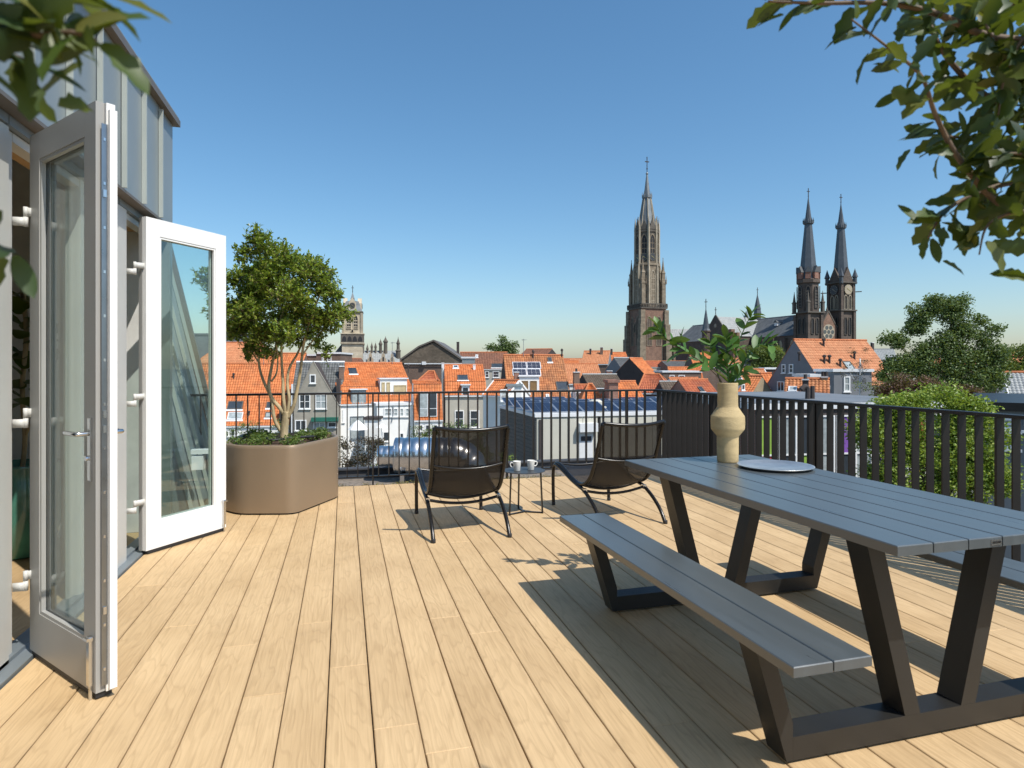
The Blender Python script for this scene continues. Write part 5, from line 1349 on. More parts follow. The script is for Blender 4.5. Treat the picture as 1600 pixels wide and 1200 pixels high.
# --- pavilion right of the terrace, seen between the bars
H = block('low pavilion with broad grey flat roof and posters behind its windows', 1180, 24, 8.2, 8.0, 640, 'brick_red', 'trim_white', R_(10), 'pavilion')
zt = H.prof[0][1]
m = MB(); m.box(-.05, 8.25, -.05, 9.55, zt + .221, zt + .26); m.build('roof_sheet', 'roof_grey', H.o)
cols = ['poster_yellow', 'window_pale', 'poster_green', 'window_pane', 'poster_violet', 'window_pale', 'poster_red', 'window_pale', 'window_pane', 'window_pane']
m = MB(); m.box(0.0, 8.2, -.03, -.002, zt - 3.0, zt - .05); m.build('window_band', 'wall_dark', H.o)
for i in range(10):
    x0 = .15 + i * .8
    m = MB(); z0, z1 = zt - 2.7, zt - .25
    for a, b, c, e in ((x0, x0 + .06, z0, z1), (x0 + .66, x0 + .72, z0, z1), (x0 + .06, x0 + .66, z0, z0 + .06), (x0 + .06, x0 + .66, z1 - .06, z1), (x0 + .06, x0 + .66, z0 + .95, z0 + 1.01)): m.box(a, b, -.10, -.032, c, e)
    f = m.build('window', 'paint_white', H.o)
    m = MB(); m.box(x0 + .06, x0 + .66, -.06, -.033, z0 + .06, z0 + .95); m.build('lower_pane', cols[(i * 3 + 6) % 10], f)
    m = MB(); m.box(x0 + .06, x0 + .66, -.06, -.033, z0 + 1.01, z1 - .06); m.build('upper_pane', cols[(i * 3 + 2) % 10], f)
m = MB(); m.tube(smooth_path([(3.7, 2.2, zt + .25), (3.7, 2.2, zt + .7), (3.55, 2.2, zt + .78), (3.4, 2.2, zt + .66)], 4), .1, 8); m.tube([(4.0, 2.3, zt + .25), (4.0, 2.3, zt + .8)], .09, 8); m.build('roof_vent', 'wall_dark', H.o)
H = block('grey flat roofed building with glazed front at far right behind the railing', 1545, 17, 4.5, 7, 641, 'roof_grey', 'rail_brown', R_(-34), 'flat_roofed_house', wins=[(1558, 1592, 652, 672), (1558, 1592, 676, 700), (1600, 1640, 652, 672)], pane='window_pale')
H = house('orange tiled verge with white gable edge at the right picture edge', 1580, 44, 4.2, [(0, zat(628, 44)), (3.2, zat(583, 46)), (6.4, zat(628, 44))], 'plaster_white', 'slate_pale', yaw=R_(-30), ridge='ridge_orange', verge='paint_white', front_only=True)
H = simple('red orange roof among trees at the right picture edge', 1584, 1640, 548, 572, 92, 'brick_red', 'tile_pale', 8)

# ================================================================ TREES AND SHRUBS IN THE TOWN
def crown_tree(name, label, px, d, base, trunk_top, clumps, leaf, size, mat, seed, density=1.0, trunk_r=.2, cat='tree', group=None, depth=.8, bark='bark_dark', twigs=True):
    """clumps in picture terms: (px, py, r px); leaves scattered in sub-clumps so that sky shows between them"""
    rr = random.Random(seed); x, y = at(px, d); s = d / 1000
    t = thing(name, label, cat, (x, y, base), 0, group)
    def loc(cx, cy, dep):
        v = Vector((RT.x, RT.y, 0)) * ((cx - px) * s) + Vector((FW.x, FW.y, 0)) * dep; v.z = zat(cy, d) - base; return v
    m = MB(); tz = zat(trunk_top, d) - base
    m.tube(smooth_path([(0, 0, 0), (.05 * tz * .1, 0, tz * .4), (0, .03, tz * .75), (0, 0, tz)], 4), [trunk_r * (1 - .5 * i / 12) for i in range(13)], 9); m.build('trunk', bark, t, True)
    bm_ = MB(); m = MB()
    for (cx, cy, r) in clumps:
        c = loc(cx, cy, 0)
        p0 = Vector((0, 0, tz * rr.uniform(.8, 1.0)))
        if twigs and rr.random() < .3: bm_.tube(smooth_path([p0, p0.lerp(c, .5) + Vector((0, 0, -.05 * r * s)), c], 4), [trunk_r * .26 * (1 - .8 * i / 8) for i in range(9)], 5)
        n = max(3, int(density * 2.6 * (r / 6) ** 1.7))
        for _ in range(n):
            p = Vector((rr.gauss(0, 1), rr.gauss(0, 1), rr.gauss(0, 1))).normalized() * (rr.random() ** .45)
            cc = c + (Vector((RT.x, RT.y, 0)) * p.x + Vector((FW.x, FW.y, 0)) * p.y * depth + Vector((0, 0, p.z * .9))) * (r * s)
            leaf_cloud(m, cc, (leaf * 2.6, leaf * 2.6, leaf * 1.7), 16, leaf, rr, .7, .62)
    if twigs: bm_.build('limbs', bark, t, True)
    stuff(m.build('crown', mat, t, fix=False))
    return t
rr = random.Random(5)
big = []
for (cx, cy, r) in [(1475, 488, 30), (1445, 500, 26), (1500, 500, 26), (1420, 515, 22), (1535, 520, 24), (1460, 535, 40), (1510, 545, 38), (1400, 535, 20), (1420, 560, 32), (1555, 555, 22), (1545, 580, 24), (1480, 580, 40), (1520, 590, 34), (1440, 590, 30), (1395, 575, 22), (1490, 470, 16), (1460, 478, 16), (1565, 590, 16), (1385, 528, 9), (1380, 590, 16), (1532, 498, 10), (1470, 612, 26), (1520, 612, 24)]:
    for _ in range(3): big.append((cx + rr.gauss(0, r * .36), cy + rr.gauss(0, r * .32), r * rr.uniform(.45, .75)))
crown_tree('large_tree', 'large spreading dark green tree behind the bright green one', 1478, 38, GZ, 600, big, .15, 1, 'leaf_tree', 11, 3.2, .32, group='town trees')
cop = [(rr.uniform(1372, 1530), rr.uniform(590, 622), rr.uniform(9, 15)) for _ in range(34)]
crown_tree('copper_shrub', 'dark copper leaved shrub below the large tree', 1440, 32, GZ, 615, cop, .11, 1, 'leaf_copper', 12, 1.6, .12, group='town trees', twigs=False)
br = []
for _ in range(95):
    cx = rr.uniform(1345, 1565); lim = 612 + 42 * abs((cx - 1455) / 110) ** 2.2; br.append((cx, rr.uniform(lim + 6, 800), rr.uniform(15, 24)))
br += [(1405, 642, 8), (1396, 634, 5), (1530, 642, 9), (1548, 656, 10), (1450, 604, 6), (1484, 604, 6), (1360, 660, 9), (1440, 622, 12), (1460, 614, 10), (1475, 618, 12), (1495, 612, 9), (1420, 632, 12), (1512, 630, 12)]
crown_tree('bright_maple', 'bright yellow green tree pressing against the right railing', 1455, 13.5, GZ, 760, br, .075, 1, 'leaf_bright', 13, 1.5, .12, group='town trees', depth=1.6)
bir = [(rr.gauss(1346, 12), rr.uniform(545, 612), rr.uniform(4, 8)) for _ in range(26)]
crown_tree('bare_birch', 'thin pale birch with sparse leaves before the dark extension', 1344, 40, GZ, 560, bir, .07, 1, 'leaf_dry', 14, .5, .07, group='town trees', bark='trim_white')
sh = [(rr.uniform(1335, 1400), rr.uniform(600, 624), rr.uniform(6, 11)) for _ in range(16)]
crown_tree('green_shrub', 'olive green shrub at the foot of the pale birch', 1370, 36, GZ, 615, sh, .1, 1, 'leaf_mid', 15, 1.4, .06, 'shrub', 'town shrubs', twigs=False)
g1 = [(rr.uniform(1168, 1228), rr.uniform(548, 592), rr.uniform(9, 15)) for _ in range(34)] + [(1190, 545, 10), (1208, 546, 9)]
crown_tree('round_tree', 'rounded light green tree in front of the twin spired church', 1198, 92, GZ, 585, g1, .30, 1, 'leaf_mid', 16, 1.5, .3, group='town trees')
g2 = [(788, 540, 8), (778, 545, 8), (796, 545, 9), (785, 532, 6), (800, 548, 6), (765, 543, 5), (772, 541, 4), (803, 539, 2)]
crown_tree('rooftop_tree', 'small dark tree standing above the long brown roof', 786, 130, GZ, 545, [(a + rr.gauss(0, 2), b + rr.gauss(0, 2), r) for a, b, r in g2 for _ in range(3)], .38, 1, 'leaf_tree', 17, 2.4, .2, group='town trees')
g3 = [(rr.uniform(1560, 1640), rr.uniform(545, 612), rr.uniform(10, 17)) for _ in range(36)]
crown_tree('edge_tree', 'soft green trees at the right picture edge behind the large tree', 1598, 62, GZ, 590, g3, .24, 1, 'leaf_mid', 18, 1.3, .2, group='town trees')
g4 = [(rr.uniform(530, 600), rr.uniform(686, 732), rr.uniform(7, 12)) for _ in range(38)]
crown_tree('brown_shrub', 'dry brownish shrub in the garden left of the silver duct', 562, 24, GZ, 730, g4, .07, 1, 'leaf_dry', 19, 1.3, .06, 'shrub', 'town shrubs', bark='bark')
g5 = [(rr.uniform(584, 622), rr.uniform(716, 740), rr.uniform(6, 9)) for _ in range(12)]
crown_tree('low_shrub', 'low green shrub under the narrow end of the duct', 603, 20, GZ, 735, g5, .06, 1, 'leaf_mid', 20, 1.3, .04, 'shrub', 'town shrubs', twigs=False)
g6 = [(rr.uniform(646, 684), rr.uniform(668, 688), rr.uniform(6, 9)) for _ in range(14)]
crown_tree('climbing_shrub', 'leafy green bush below the narrow mansard house', 665, 46, GZ, 690, g6, .12, 1, 'leaf_mid', 21, 1.4, .05, 'shrub', 'town shrubs', twigs=False)
g7 = [(rr.uniform(700, 768), rr.uniform(668, 735), rr.uniform(7, 12)) for _ in range(40)]
crown_tree('garden_bush', 'dark green garden bush seen through the left chair back', 735, 36, GZ, 730, g7, .11, 1, 'leaf_tree', 22, 1.3, .06, 'shrub', 'town shrubs', twigs=False)
g8 = [(rr.uniform(784, 800), rr.uniform(704, 736), rr.uniform(5, 8)) for _ in range(9)]
crown_tree('corner_bush', 'small bright bush at the foot of the grey clad wall', 791, 34, GZ, 735, g8, .08, 1, 'leaf_bright', 23, 1.4, .04, 'shrub', 'town shrubs', twigs=False)
g9 = [(rr.uniform(345, 450), rr.uniform(660, 690), rr.uniform(5, 9)) for _ in range(26)]
crown_tree('hedge_shrub', 'leafy garden climber before the wide pantiled house', 400, 50, GZ, 690, g9, .12, 1, 'leaf_mid', 24, .7, .05, 'shrub', 'town shrubs', twigs=False)

# ================================================================ CHURCHES AND TOWN HALL
def lancet(w, z0, z1, n=4):
    """outline of a pointed-arch opening, centred on u = 0"""
    h = w * .95; pts = [(-w / 2, z0), (w / 2, z0), (w / 2, z1 - h)]
    for i in range(1, n): a = i / n; pts.append((w / 2 * (1 - a ** 1.6), z1 - h + h * (1 - (1 - a) ** 1.6) if a else 0))
    pts.append((0, z1))
    for i in range(n - 1, 0, -1): a = i / n; pts.append((-w / 2 * (1 - a ** 1.6), z1 - h + h * (1 - (1 - a) ** 1.6)))
    pts.append((-w / 2, z1 - h)); return pts
def face_M(a, r):
    """frame on the face whose normal points in direction a, at distance r: u to the right seen from outside, v up, t outward"""
    n = Vector((math.cos(a), math.sin(a), 0)); u = Vector((-n.y, n.x, 0))
    return lambda p, q, t: tuple(n * (r + t) + u * p + Vector((0, 0, q)))
def opening(root, a, r, w, z0, z1, u0=0.0, frame='stone_pale', dark='opening_dark', off=None, mull=0, louv=0, name='lancet_window'):
    F = face_M(a, r); o = Vector(off) if off else Vector((0, 0, 0))
    G = lambda p, q, t: tuple(Vector(F(p + u0, q, t)) + o)
    m = MB(); out = lancet(w * 1.32, z0 - w * .12, z1 + w * .26); inn = lancet(w, z0, z1)
    n = len(out)
    vs = [G(u, v, .22) for u, v in out] + [G(u, v, .22) for u, v in inn] + [G(u, v, .0) for u, v in out] + [G(u, v, .03) for u, v in inn]
    fs = []
    for i in range(n):
        j = (i + 1) % n; fs += [(i, j, n + j, n + i), (2 * n + i, 2 * n + j, j, i), (n + i, n + j, 3 * n + j, 3 * n + i)]
    m.add(vs, fs); f = m.build(name, frame, root)
    m = MB(); m.prism(inn, .02, .05, G); m.build('opening', dark, f)
    if mull or louv:
        m = MB()
        for k in range(1, mull + 1):
            c = -w / 2 + w * k / (mull + 1); m.prism([(c - w * .04, z0), (c + w * .04, z0), (c + w * .04, z1 - w * .6), (c - w * .04, z1 - w * .6)], .06, .14, G)
        for k in range(louv):
            z = z0 + (z1 - w - z0) * (k + .5) / louv; m.prism([(-w * .5, z - .12), (w * .5, z - .12), (w * .5, z + .12), (-w * .5, z + .12)], .06, .12, G)
        m.build('tracery', frame, f)
    return f
def clock(root, a, r, z, R, off=None, face='clock_face', hand='gold', u0=0.0, hour=10.2):
    F = face_M(a, r); o = Vector(off) if off else Vector((0, 0, 0)); G = lambda p, q, t: tuple(Vector(F(p + u0, q, t)) + o)
    m = MB(); m.prism([(R * math.cos(k * math.pi / 12), z + R * math.sin(k * math.pi / 12)) for k in range(24)], .24, .34, G); f = m.build('clock_face', face, root)
    m = MB()
    for k in range(12):
        b = k * math.pi / 6; q = R * .86; c, s_ = math.cos(b), math.sin(b)
        m.prism([(q * c - R * .05, z + q * s_ - R * .05), (q * c + R * .05, z + q * s_ - R * .05), (q * c + R * .05, z + q * s_ + R * .05), (q * c - R * .05, z + q * s_ + R * .05)], .345, .37, G)
    for ang, L, w in ((R_(90) - hour * math.pi / 6, .5, .07), (R_(90) - 2.1, .78, .05)):
        c, s_ = math.cos(ang), math.sin(ang)
        m.prism([(-s_ * w * R, z + c * w * R), (s_ * w * R, z - c * w * R), (c * L * R + s_ * w * R * .4, z + s_ * L * R - c * w * R * .4), (c * L * R - s_ * w * R * .4, z + s_ * L * R + c * w * R * .4)], .375, .40, G)
    m.build('clock_hands', hand, f)
def pinnacle(m, x, y, z, w, h, n=4):
    m.lathe([(w, 0), (w, h * .42), (w * 1.25, h * .43), (w * 1.25, h * .47), (w * .75, h * .5), (w * .08, h * .97), (w * .2, h * .975), (0, h)], n, (x, y, z), math.pi / 4)
def cross(m, x, y, z, h):
    m.tube([(x, y, z), (x, y, z + h)], h * .02 + .05, 5); m.box(x - h * .16, x + h * .16, y - .07, y + .07, z + h * .66, z + h * .72); m.lathe([(0, 0), (h * .07, h * .05), (0, h * .1)], 6, (x, y, z + h * .2)); m.lathe([(0, 0), (h * .05, h * .04), (0, h * .08)], 6, (x, y, z + h * .9))

# ---- the great tower and its nave
d = 270; s = d / 1000
X, Y = at(1011, d)
yaw = R_(18)
nk = thing('great_church', 'tall tapering brick and stone church tower with long grey nave', 'church', (X, Y, GZ), -YAW + yaw, None)
nk.scale = (.9, .9, 1)
Z = lambda py: zat(py, d) - GZ
FA = -math.pi / 2                      # face toward the lens (turned to the right by yaw)
hw = 6.3
m = MB(); m.box(-hw, hw, -hw, hw, 0, Z(483)); m.build('brick_stage', 'brick_church', nk)
for sx in (-1, 1):
    for sy in (-1, 1):
        m = MB()
        for (o_, w, zt_) in ((.95, 1.25, Z(486)), (1.45, 1.1, Z(508)), (1.9, 1.0, Z(530))):
            m.box(sx * hw - w if sx > 0 else -hw - o_, sx * hw + o_ if sx > 0 else -hw + w, sy * hw - w if sy > 0 else -hw - o_, sy * hw + o_ if sy > 0 else -hw + w, 0, zt_)
        m.build('corner_buttress', 'stone_tower', nk)
m = MB(); m.box(-hw - .5, hw + .5, -hw - .5, hw + .5, Z(484), Z(482)); 
for k in range(17):
    t = -hw - .4 + (2 * hw + .8) * k / 16
    for (a, b) in ((t, -hw - .4), (t, hw + .4), (-hw - .4, t), (hw + .4, t)): m.box(a - .16, a + .16, b - .16, b + .16, Z(482) + .002, Z(477))
m.box(-hw - .5, hw + .5, -hw - .52, -hw - .3, Z(477) + .002, Z(476)); m.box(-hw - .5, hw + .5, hw + .3, hw + .52, Z(477) + .002, Z(476)); m.box(-hw - .52, -hw - .3, -hw - .28, hw + .28, Z(477) + .002, Z(476)); m.box(hw + .3, hw + .52, -hw - .28, hw + .28, Z(477) + .002, Z(476))
m.build('gallery', 'stone_dark', nk)
for a in (FA, FA - math.pi / 2):
    for u in (-2.5, 2.5): opening(nk, a, hw, 2.2, Z(540), Z(497), u, 'stone_tower', 'brick_dark', mull=1)
    opening(nk, a, hw, 1.0, Z(520), Z(506), 0, 'stone_tower', 'opening_dark')
m = MB(); m.lathe([(5.75, Z(482)), (5.75, Z(418)), (6.1, Z(417)), (6.1, Z(414)), (5.5, Z(413))], 8, (0, 0, 0), math.pi / 8); m.build('octagon_stage', 'stone_tower', nk)
for k in range(8):
    a = FA + k * math.pi / 4
    opening(nk, a, 5.75 * math.cos(math.pi / 8), 1.9, Z(476), Z(426), 0, 'stone_pale', 'stone_dark' if k % 2 else 'stone_tower', mull=1, louv=5)
    b = a + math.pi / 8
    m = MB(); m.lathe([(.75, Z(482)), (.7, Z(424)), (.15, Z(412)), (0, Z(409))], 4, (6.0 * math.cos(b), 6.0 * math.sin(b), 0), b); m.build('octagon_buttress', 'stone_pale', nk)
for sx in (-1, 1):
    for sy in (-1, 1):
        m = MB(); x, y = sx * 5.3, sy * 5.3
        m.lathe([(1.35, Z(482)), (1.3, Z(446)), (1.5, Z(445)), (1.1, Z(441)), (1.05, Z(430)), (1.25, Z(429)), (.7, Z(425)), (.1, Z(407)), (.2, Z(406)), (0, Z(404))], 4, (x, y, 0), math.pi / 4)
        for (ox, oy) in ((1, 1), (1, -1), (-1, 1), (-1, -1)): pinnacle(m, x + ox * 1.05, y + oy * 1.05, Z(446), .28, Z(432) - Z(446))
        m.build('corner_pinnacle', 'stone_tower', nk)
m = MB(); m.lathe([(5.15, Z(414)), (5.15, Z(366)), (5.5, Z(365)), (5.5, Z(362)), (4.6, Z(361))], 8, (0, 0, 0), math.pi / 8); m.build('belfry_stage', 'stone_dark', nk)
for k in range(8):
    a = FA + k * math.pi / 4
    opening(nk, a, 5.15 * math.cos(math.pi / 8), 2.3, Z(411), Z(370), 0, 'stone_tower', 'opening_dark', mull=1, louv=4, name='belfry_opening')
    if k in (0, 6, 7, 1): clock(nk, a, 5.15 * math.cos(math.pi / 8), Z(404), 1.75, face='clock_face')
    b = a + math.pi / 8
    m = MB(); m.lathe([(.6, Z(414)), (.55, Z(362)), (.6, Z(361)), (.38, Z(352)), (.06, Z(341)), (0, Z(339))], 4, (5.45 * math.cos(b), 5.45 * math.sin(b), 0), b); m.build('belfry_pinnacle', 'stone_pale', nk)
    F = face_M(a, 4.7); m = MB(); m.prism([(-1.7, Z(361)), (1.7, Z(361)), (0, Z(345))], -.3, .3, F); m.prism([(-.12, Z(345)), (.12, Z(345)), (.12, Z(340)), (-.12, Z(340))], -.12, .12, F); m.build('crown_gable', 'stone_dark', nk)
m = MB(); m.lathe([(4.3, Z(361)), (3.4, Z(345)), (2.5, Z(325)), (1.9, Z(311))], 8, (0, 0, 0), math.pi / 8); m.build('spire_lower', 'lead', nk)
for k in range(8):
    b = FA + math.pi / 8 + k * math.pi / 4; m = MB(); m.tube([(4.35 * math.cos(b), 4.35 * math.sin(b), Z(361)), (1.95 * math.cos(b), 1.95 * math.sin(b), Z(311))], .22, 5); m.build('spire_rib', 'stone_pale', nk)
m = MB(); m.lathe([(1.9, Z(311)), (2.3, Z(310)), (2.3, Z(306)), (1.5, Z(305))], 8, (0, 0, 0), math.pi / 8)
for k in range(8): b = math.pi / 8 + k * math.pi / 4; pinnacle(m, 2.2 * math.cos(b), 2.2 * math.sin(b), Z(309), .2, 2.6)
m.build('spire_crown', 'lead', nk)
m = MB(); m.lathe([(1.5, Z(305)), (.95, Z(290)), (.38, Z(273)), (.6, Z(272)), (.6, Z(271)), (.2, Z(269))], 8, (0, 0, 0), math.pi / 8); m.build('spire_upper', 'lead', nk)
m = MB(); cross(m, 0, 0, Z(270), Z(245) - Z(270)); m.build('spire_cross', 'wall_dark', nk)
# nave running off to the right behind the tower, parallel to the picture
zr, ze = Z(512), Z(538)
N = Matrix.Rotation(-yaw, 4, 'Z')
def nv(x, y, z): return tuple(N @ Vector((x, y, z)))
m = MB(); m.prism([(6, 0), (6, ze), (13, zr), (20, ze), (20, 0)], 5, 40, lambda u, v, t: nv(t, u, v)); m.build('nave_wall', 'brick_church', nk)
ms = tile_sheet((5.9, ze), (13, zr + .05), 4.9, 40.1, 'slate_pale', .9, 1.2, .06); ms.v = [nv(*p) for p in ms.v]; ms.build('nave_roof', 'slate_pale', nk)
m = MB(); m.prism([(-4, 0), (-4, Z(540)), (5.9, Z(539)), (5.9, 0)], 6, 40, lambda u, v, t: nv(t, u, v)); m.build('nave_aisle', 'brick_church', nk)
for k in range(6):
    cx = 8.6 + k * 5.4; m = MB()
    o_ = lancet(2.6, Z(556), Z(545)); m.prism([(u + cx, v) for u, v in o_], -4.06, -4.02, lambda u, v, t: nv(u, t, v)); f = m.build('nave_window', 'opening_dark', nk)
    m = MB(); m.box(cx - 2.75, cx - 2.3, -4.8, -4.0, 0, Z(539)); m.v = [nv(*p) for p in m.v]; m.build('nave_buttress', 'stone_tower', nk)
m = MB(); m.box(5.5, 40, -4.3, -3.9, Z(540) + .01, Z(539)); m.v = [nv(*p) for p in m.v]; m.build('aisle_parapet', 'stone_pale', nk)

# ---- twin spired church
d = 165; s = .165
X, Y = at(1263, d); yaw = R_(19)
mj = thing('twin_spired_church', 'dark brick church with two slate spires, rose window and long slate nave', 'church', (X, Y, GZ), -YAW + yaw, None)
Z = lambda py, dd=165: zat(py, dd) - GZ
TX = 10.8                                # distance between the tower axes
def arm(m, off, w, z0, z1):
    for sx in (-1, 1):
        for sy in (-1, 1): m.box(off[0] + sx * w - .4, off[0] + sx * w + .4, off[1] + sy * w - .4, off[1] + sy * w + .4, z0, z1)
# left tower: square foot, octagon above
o0 = (0, 0, 0); w0 = 2.1
m = MB(); m.box(-w0, w0, -w0, w0, 0, Z(490)); m.build('left_tower', 'brick_dark', mj)
m = MB(); arm(m, o0, w0, 0, Z(492)); m.build('tower_buttress', 'brick_dark', mj)
m = MB(); m.box(-w0 - .7, w0 + .7, -w0 - .7, w0 + .7, Z(490) + .01, Z(488)); m.build('string_course', 'stone_dark', mj)
for a in (FA, FA - math.pi / 2):
    for u in (-.75, .75): opening(mj, a, w0, .72, Z(522), Z(498), u, 'stone_dark', 'opening_dark')
    F = face_M(a, w0 + .52)
m = MB(); m.lathe([(2.75, Z(488)), (2.6, Z(444)), (3.0, Z(443)), (3.0, Z(438)), (2.7, Z(437))], 8, (0, 0, 0), math.pi / 8); m.build('octagon_stage', 'brick_dark', mj)
for k in range(8):
    a = FA + k * math.pi / 4
    opening(mj, a, 2.55, .85, Z(482), Z(449), 0, 'stone_dark', 'opening_dark', louv=6, name='belfry_opening')
    F = face_M(a, 2.45); m = MB(); m.prism([(-.62, Z(437)), (.62, Z(437)), (.62, Z(428)), (0, Z(420)), (-.62, Z(428))], -.5, .35, F); f = m.build('spire_dormer', 'brick_red', mj)
    m = MB(); m.prism([(-.72, Z(427)), (.72, Z(427)), (0, Z(417))], -.6, .45, F); m.build('dormer_cap', 'slate', f)
for sx in (-1, 1):
    for sy in (-1, 1):
        m = MB(); pinnacle(m, sx * 2.35, sy * 2.35, Z(488), .5, Z(455) - Z(488)); m.build('tower_pinnacle', 'stone_dark', mj)
def spire(off, zb, zring, ztip, rb_, rr_, zc):
    ms = MB(); ms.lathe([(rb_, zb), (rb_ * .93, zb + (zring - zb) * .06), (rr_, zring)], 8, off, math.pi / 8); ms.build('spire', 'lead_dark', mj)
    ms = MB(); ms.lathe([(rr_, zring), (rr_ * 1.35, zring + .15), (rr_ * 1.35, zring + .8), (rr_ * .95, zring + .9)], 8, off, math.pi / 8)
    for k in range(8):
        b = k * math.pi / 4; pinnacle(ms, off[0] + rr_ * 1.25 * math.cos(b), off[1] + rr_ * 1.25 * math.sin(b), zring + .3, .16, 1.5)
    ms.build('spire_ring', 'lead_dark', mj)
    ms = MB(); ms.lathe([(rr_ * .93, zring + .9), (.1, ztip)], 8, off, math.pi / 8); ms.build('spire_tip', 'lead_dark', mj)
    ms = MB(); cross(ms, off[0], off[1], ztip - .2, zc - ztip); ms.build('spire_cross', 'wall_dark', mj)

spire(o0, Z(437), Z(351), Z(309), 2.45, .95, Z(293))
# right tower: square to the clock stage
dr = 165 + TX * math.sin(yaw); o1 = (TX, 0, 0); w1 = 2.1
Zr = lambda py: Z(py, dr)
m = MB(); m.box(TX - w1, TX + w1, -w1, w1, 0, Zr(442)); m.build('right_tower', 'brick_dark', mj)
m = MB(); arm(m, o1, w1, 0, Zr(486)); arm(m, o1, w1 - .12, Zr(486) + .01, Zr(443)); m.build('tower_buttress', 'brick_dark', mj)
for (za, zb) in ((487, 485), (444, 442)):
    m = MB(); m.box(TX - w1 - .6, TX + w1 + .6, -w1 - .6, w1 + .6, Zr(za) + .02, Zr(zb) + .02); m.build('string_course', 'stone_dark', mj)
for a in (FA, FA - math.pi / 2):
    for u in (-.72, .72):
        opening(mj, a, w1, .75, Zr(523), Zr(497), u, 'stone_dark', 'opening_dark', off=o1); opening(mj, a, w1, .85, Zr(484), Zr(463), u, 'stone_pale', 'opening_dark', off=o1, mull=1, name='belfry_opening')
    clock(mj, a, w1, Zr(454), 1.3, off=o1, face='clock_face' if a != FA else 'stone_pale', hand='stone_pale' if a != FA else 'gold')
for k in range(4):
    a = FA + k * math.pi / 2; F0 = face_M(a, w1 - .2); F = lambda p, q, t, F0=F0: tuple(Vector(F0(p, q, t)) + Vector(o1))
    m = MB(); m.prism([(-2.0, Zr(442) + .05), (2.0, Zr(442) + .05), (0, Zr(419))], -.35, .35, F); m.build('clock_gable', 'brick_dark', mj)
for sx in (-1, 1):
    for sy in (-1, 1):
        m = MB(); m.lathe([(.5, Zr(445)), (.5, Zr(435)), (.75, Zr(434)), (.08, Zr(422)), (0, Zr(420))], 6, (TX + sx * (w1 + .2), sy * (w1 + .2), 0)); m.build('tower_pinnacle', 'lead_dark', mj)
        m = MB(); m.beam((TX + sx * (w1 + .3), sy * (w1 + .3), Zr(457)), (TX + sx * (w1 + 1.3), sy * (w1 + 1.3), Zr(457)), .15, .25); m.build('gargoyle', 'stone_dark', mj)
spire(o1, Zr(442), Zr(358), Zr(319), 2.25, .95, Zr(302))
# west front between the towers with its rose window
dm = 165 + TX / 2 * math.sin(yaw); Zm = lambda py: Z(py, dm)
m = MB(); m.prism([(w0 + .55, 0), (TX - w1 - .55, 0), (TX - w1 - .55, Zm(512)), (TX / 2, Zm(488)), (w0 + .55, Zm(512))], -1.2, -.2, lambda u, v, t: (u, t, v)); m.build('west_gable', 'brick_church', mj)
for (a, b) in (((w0 + .5, Zm(512)), (TX / 2, Zm(487))), ((TX / 2, Zm(487)), (TX - w1 - .5, Zm(512)))):
    m = MB(); m.beam((a[0], -.7, a[1] + .1), (b[0], -.7, b[1] + .1), 1.2, .3); m.build('gable_coping', 'stone_dark', mj)
m = MB(); pinnacle(m, TX / 2, -.7, Zm(488), .22, 1.6); m.build('gable_finial', 'stone_dark', mj)
zc, R0 = Zm(519), 1.95
m = MB(); m.prism([(TX / 2 + R0 * math.cos(k * math.pi / 12), zc + R0 * math.sin(k * math.pi / 12)) for k in range(24)], -1.30, -1.21, lambda u, v, t: (u, t, v)); rose = m.build('rose_window', 'stone_pale', mj)
m = MB()
for (cx, cy, r) in [(0, 0, .5)] + [(1.25 * math.cos(R_(60 * k)), 1.25 * math.sin(R_(60 * k)), .52) for k in range(6)]:
    m.prism([(TX / 2 + cx + r * math.cos(k * math.pi / 6), zc + cy + r * math.sin(k * math.pi / 6)) for k in range(12)], -1.34, -1.302, lambda u, v, t: (u, t, v))
m.build('rose_pane', 'window_pane', rose)
# nave
ze, zr = Z(527, 180), Z(496, 182)
m = MB(); m.prism([(-1.5, 0), (-1.5, ze), (TX / 2, zr), (TX + 1.5, ze), (TX + 1.5, 0)], -.15, 58, lambda u, v, t: (u, t, v)); m.build('nave_wall', 'brick_dark', mj)
L = (Vector((TX / 2, zr)) - Vector((-1.5, ze))).length
ms = tile_sheet((0, 0), (0, L), 2.3, 58.2, 'slate', .7, .9, .04)
sl_ = Vector((TX / 2 + 1.5, zr - ze)).normalized()
ms.v = [(-1.5 - .25 + sl_.x * p[2] - .06 * sl_.y, p[0], ze - .12 + sl_.y * p[2] + .06) for p in ms.v]; ms.f = [f[::-1] for f in ms.f]; ms.build('nave_roof', 'slate', mj)
m = MB(); m.tube([(TX / 2, 0, zr + .1), (TX / 2, 58, zr + .1)], .2, 6); m.build('nave_ridge', 'lead', mj)
for yy in (6.5, 13.5):
    m = MB(); p = Vector((-1.75 + sl_.x * L * .58, yy, ze + sl_.y * L * .58)); m.box(p.x - .7, p.x + .9, p.y - .55, p.y + .55, p.z - .2, p.z + .7); f = m.build('roof_dormer', 'trim_white', mj)
    m = MB(); m.prism([(yy - .8, p.z + .701), (yy + .8, p.z + .701), (yy, p.z + 1.5)], p.x - .9, p.x + 1.6, lambda u, v, t: (t, u, v)); m.build('dormer_roof', 'slate', f)
for k in range(9):
    yy = 4 + k * 4.2; m = MB(); o_ = lancet(1.3, ze - 4.2, ze - 1.2); m.prism([(u + yy, v) for u, v in o_], -1.56, -1.51, lambda u, v, t: (t, u, v)); m.build('nave_window', 'window_pane', mj)
    m = MB(); m.box(-2.4, -1.501, yy + 1.8, yy + 2.4, 0, ze - .6); m.build('nave_buttress', 'brick_dark', mj)
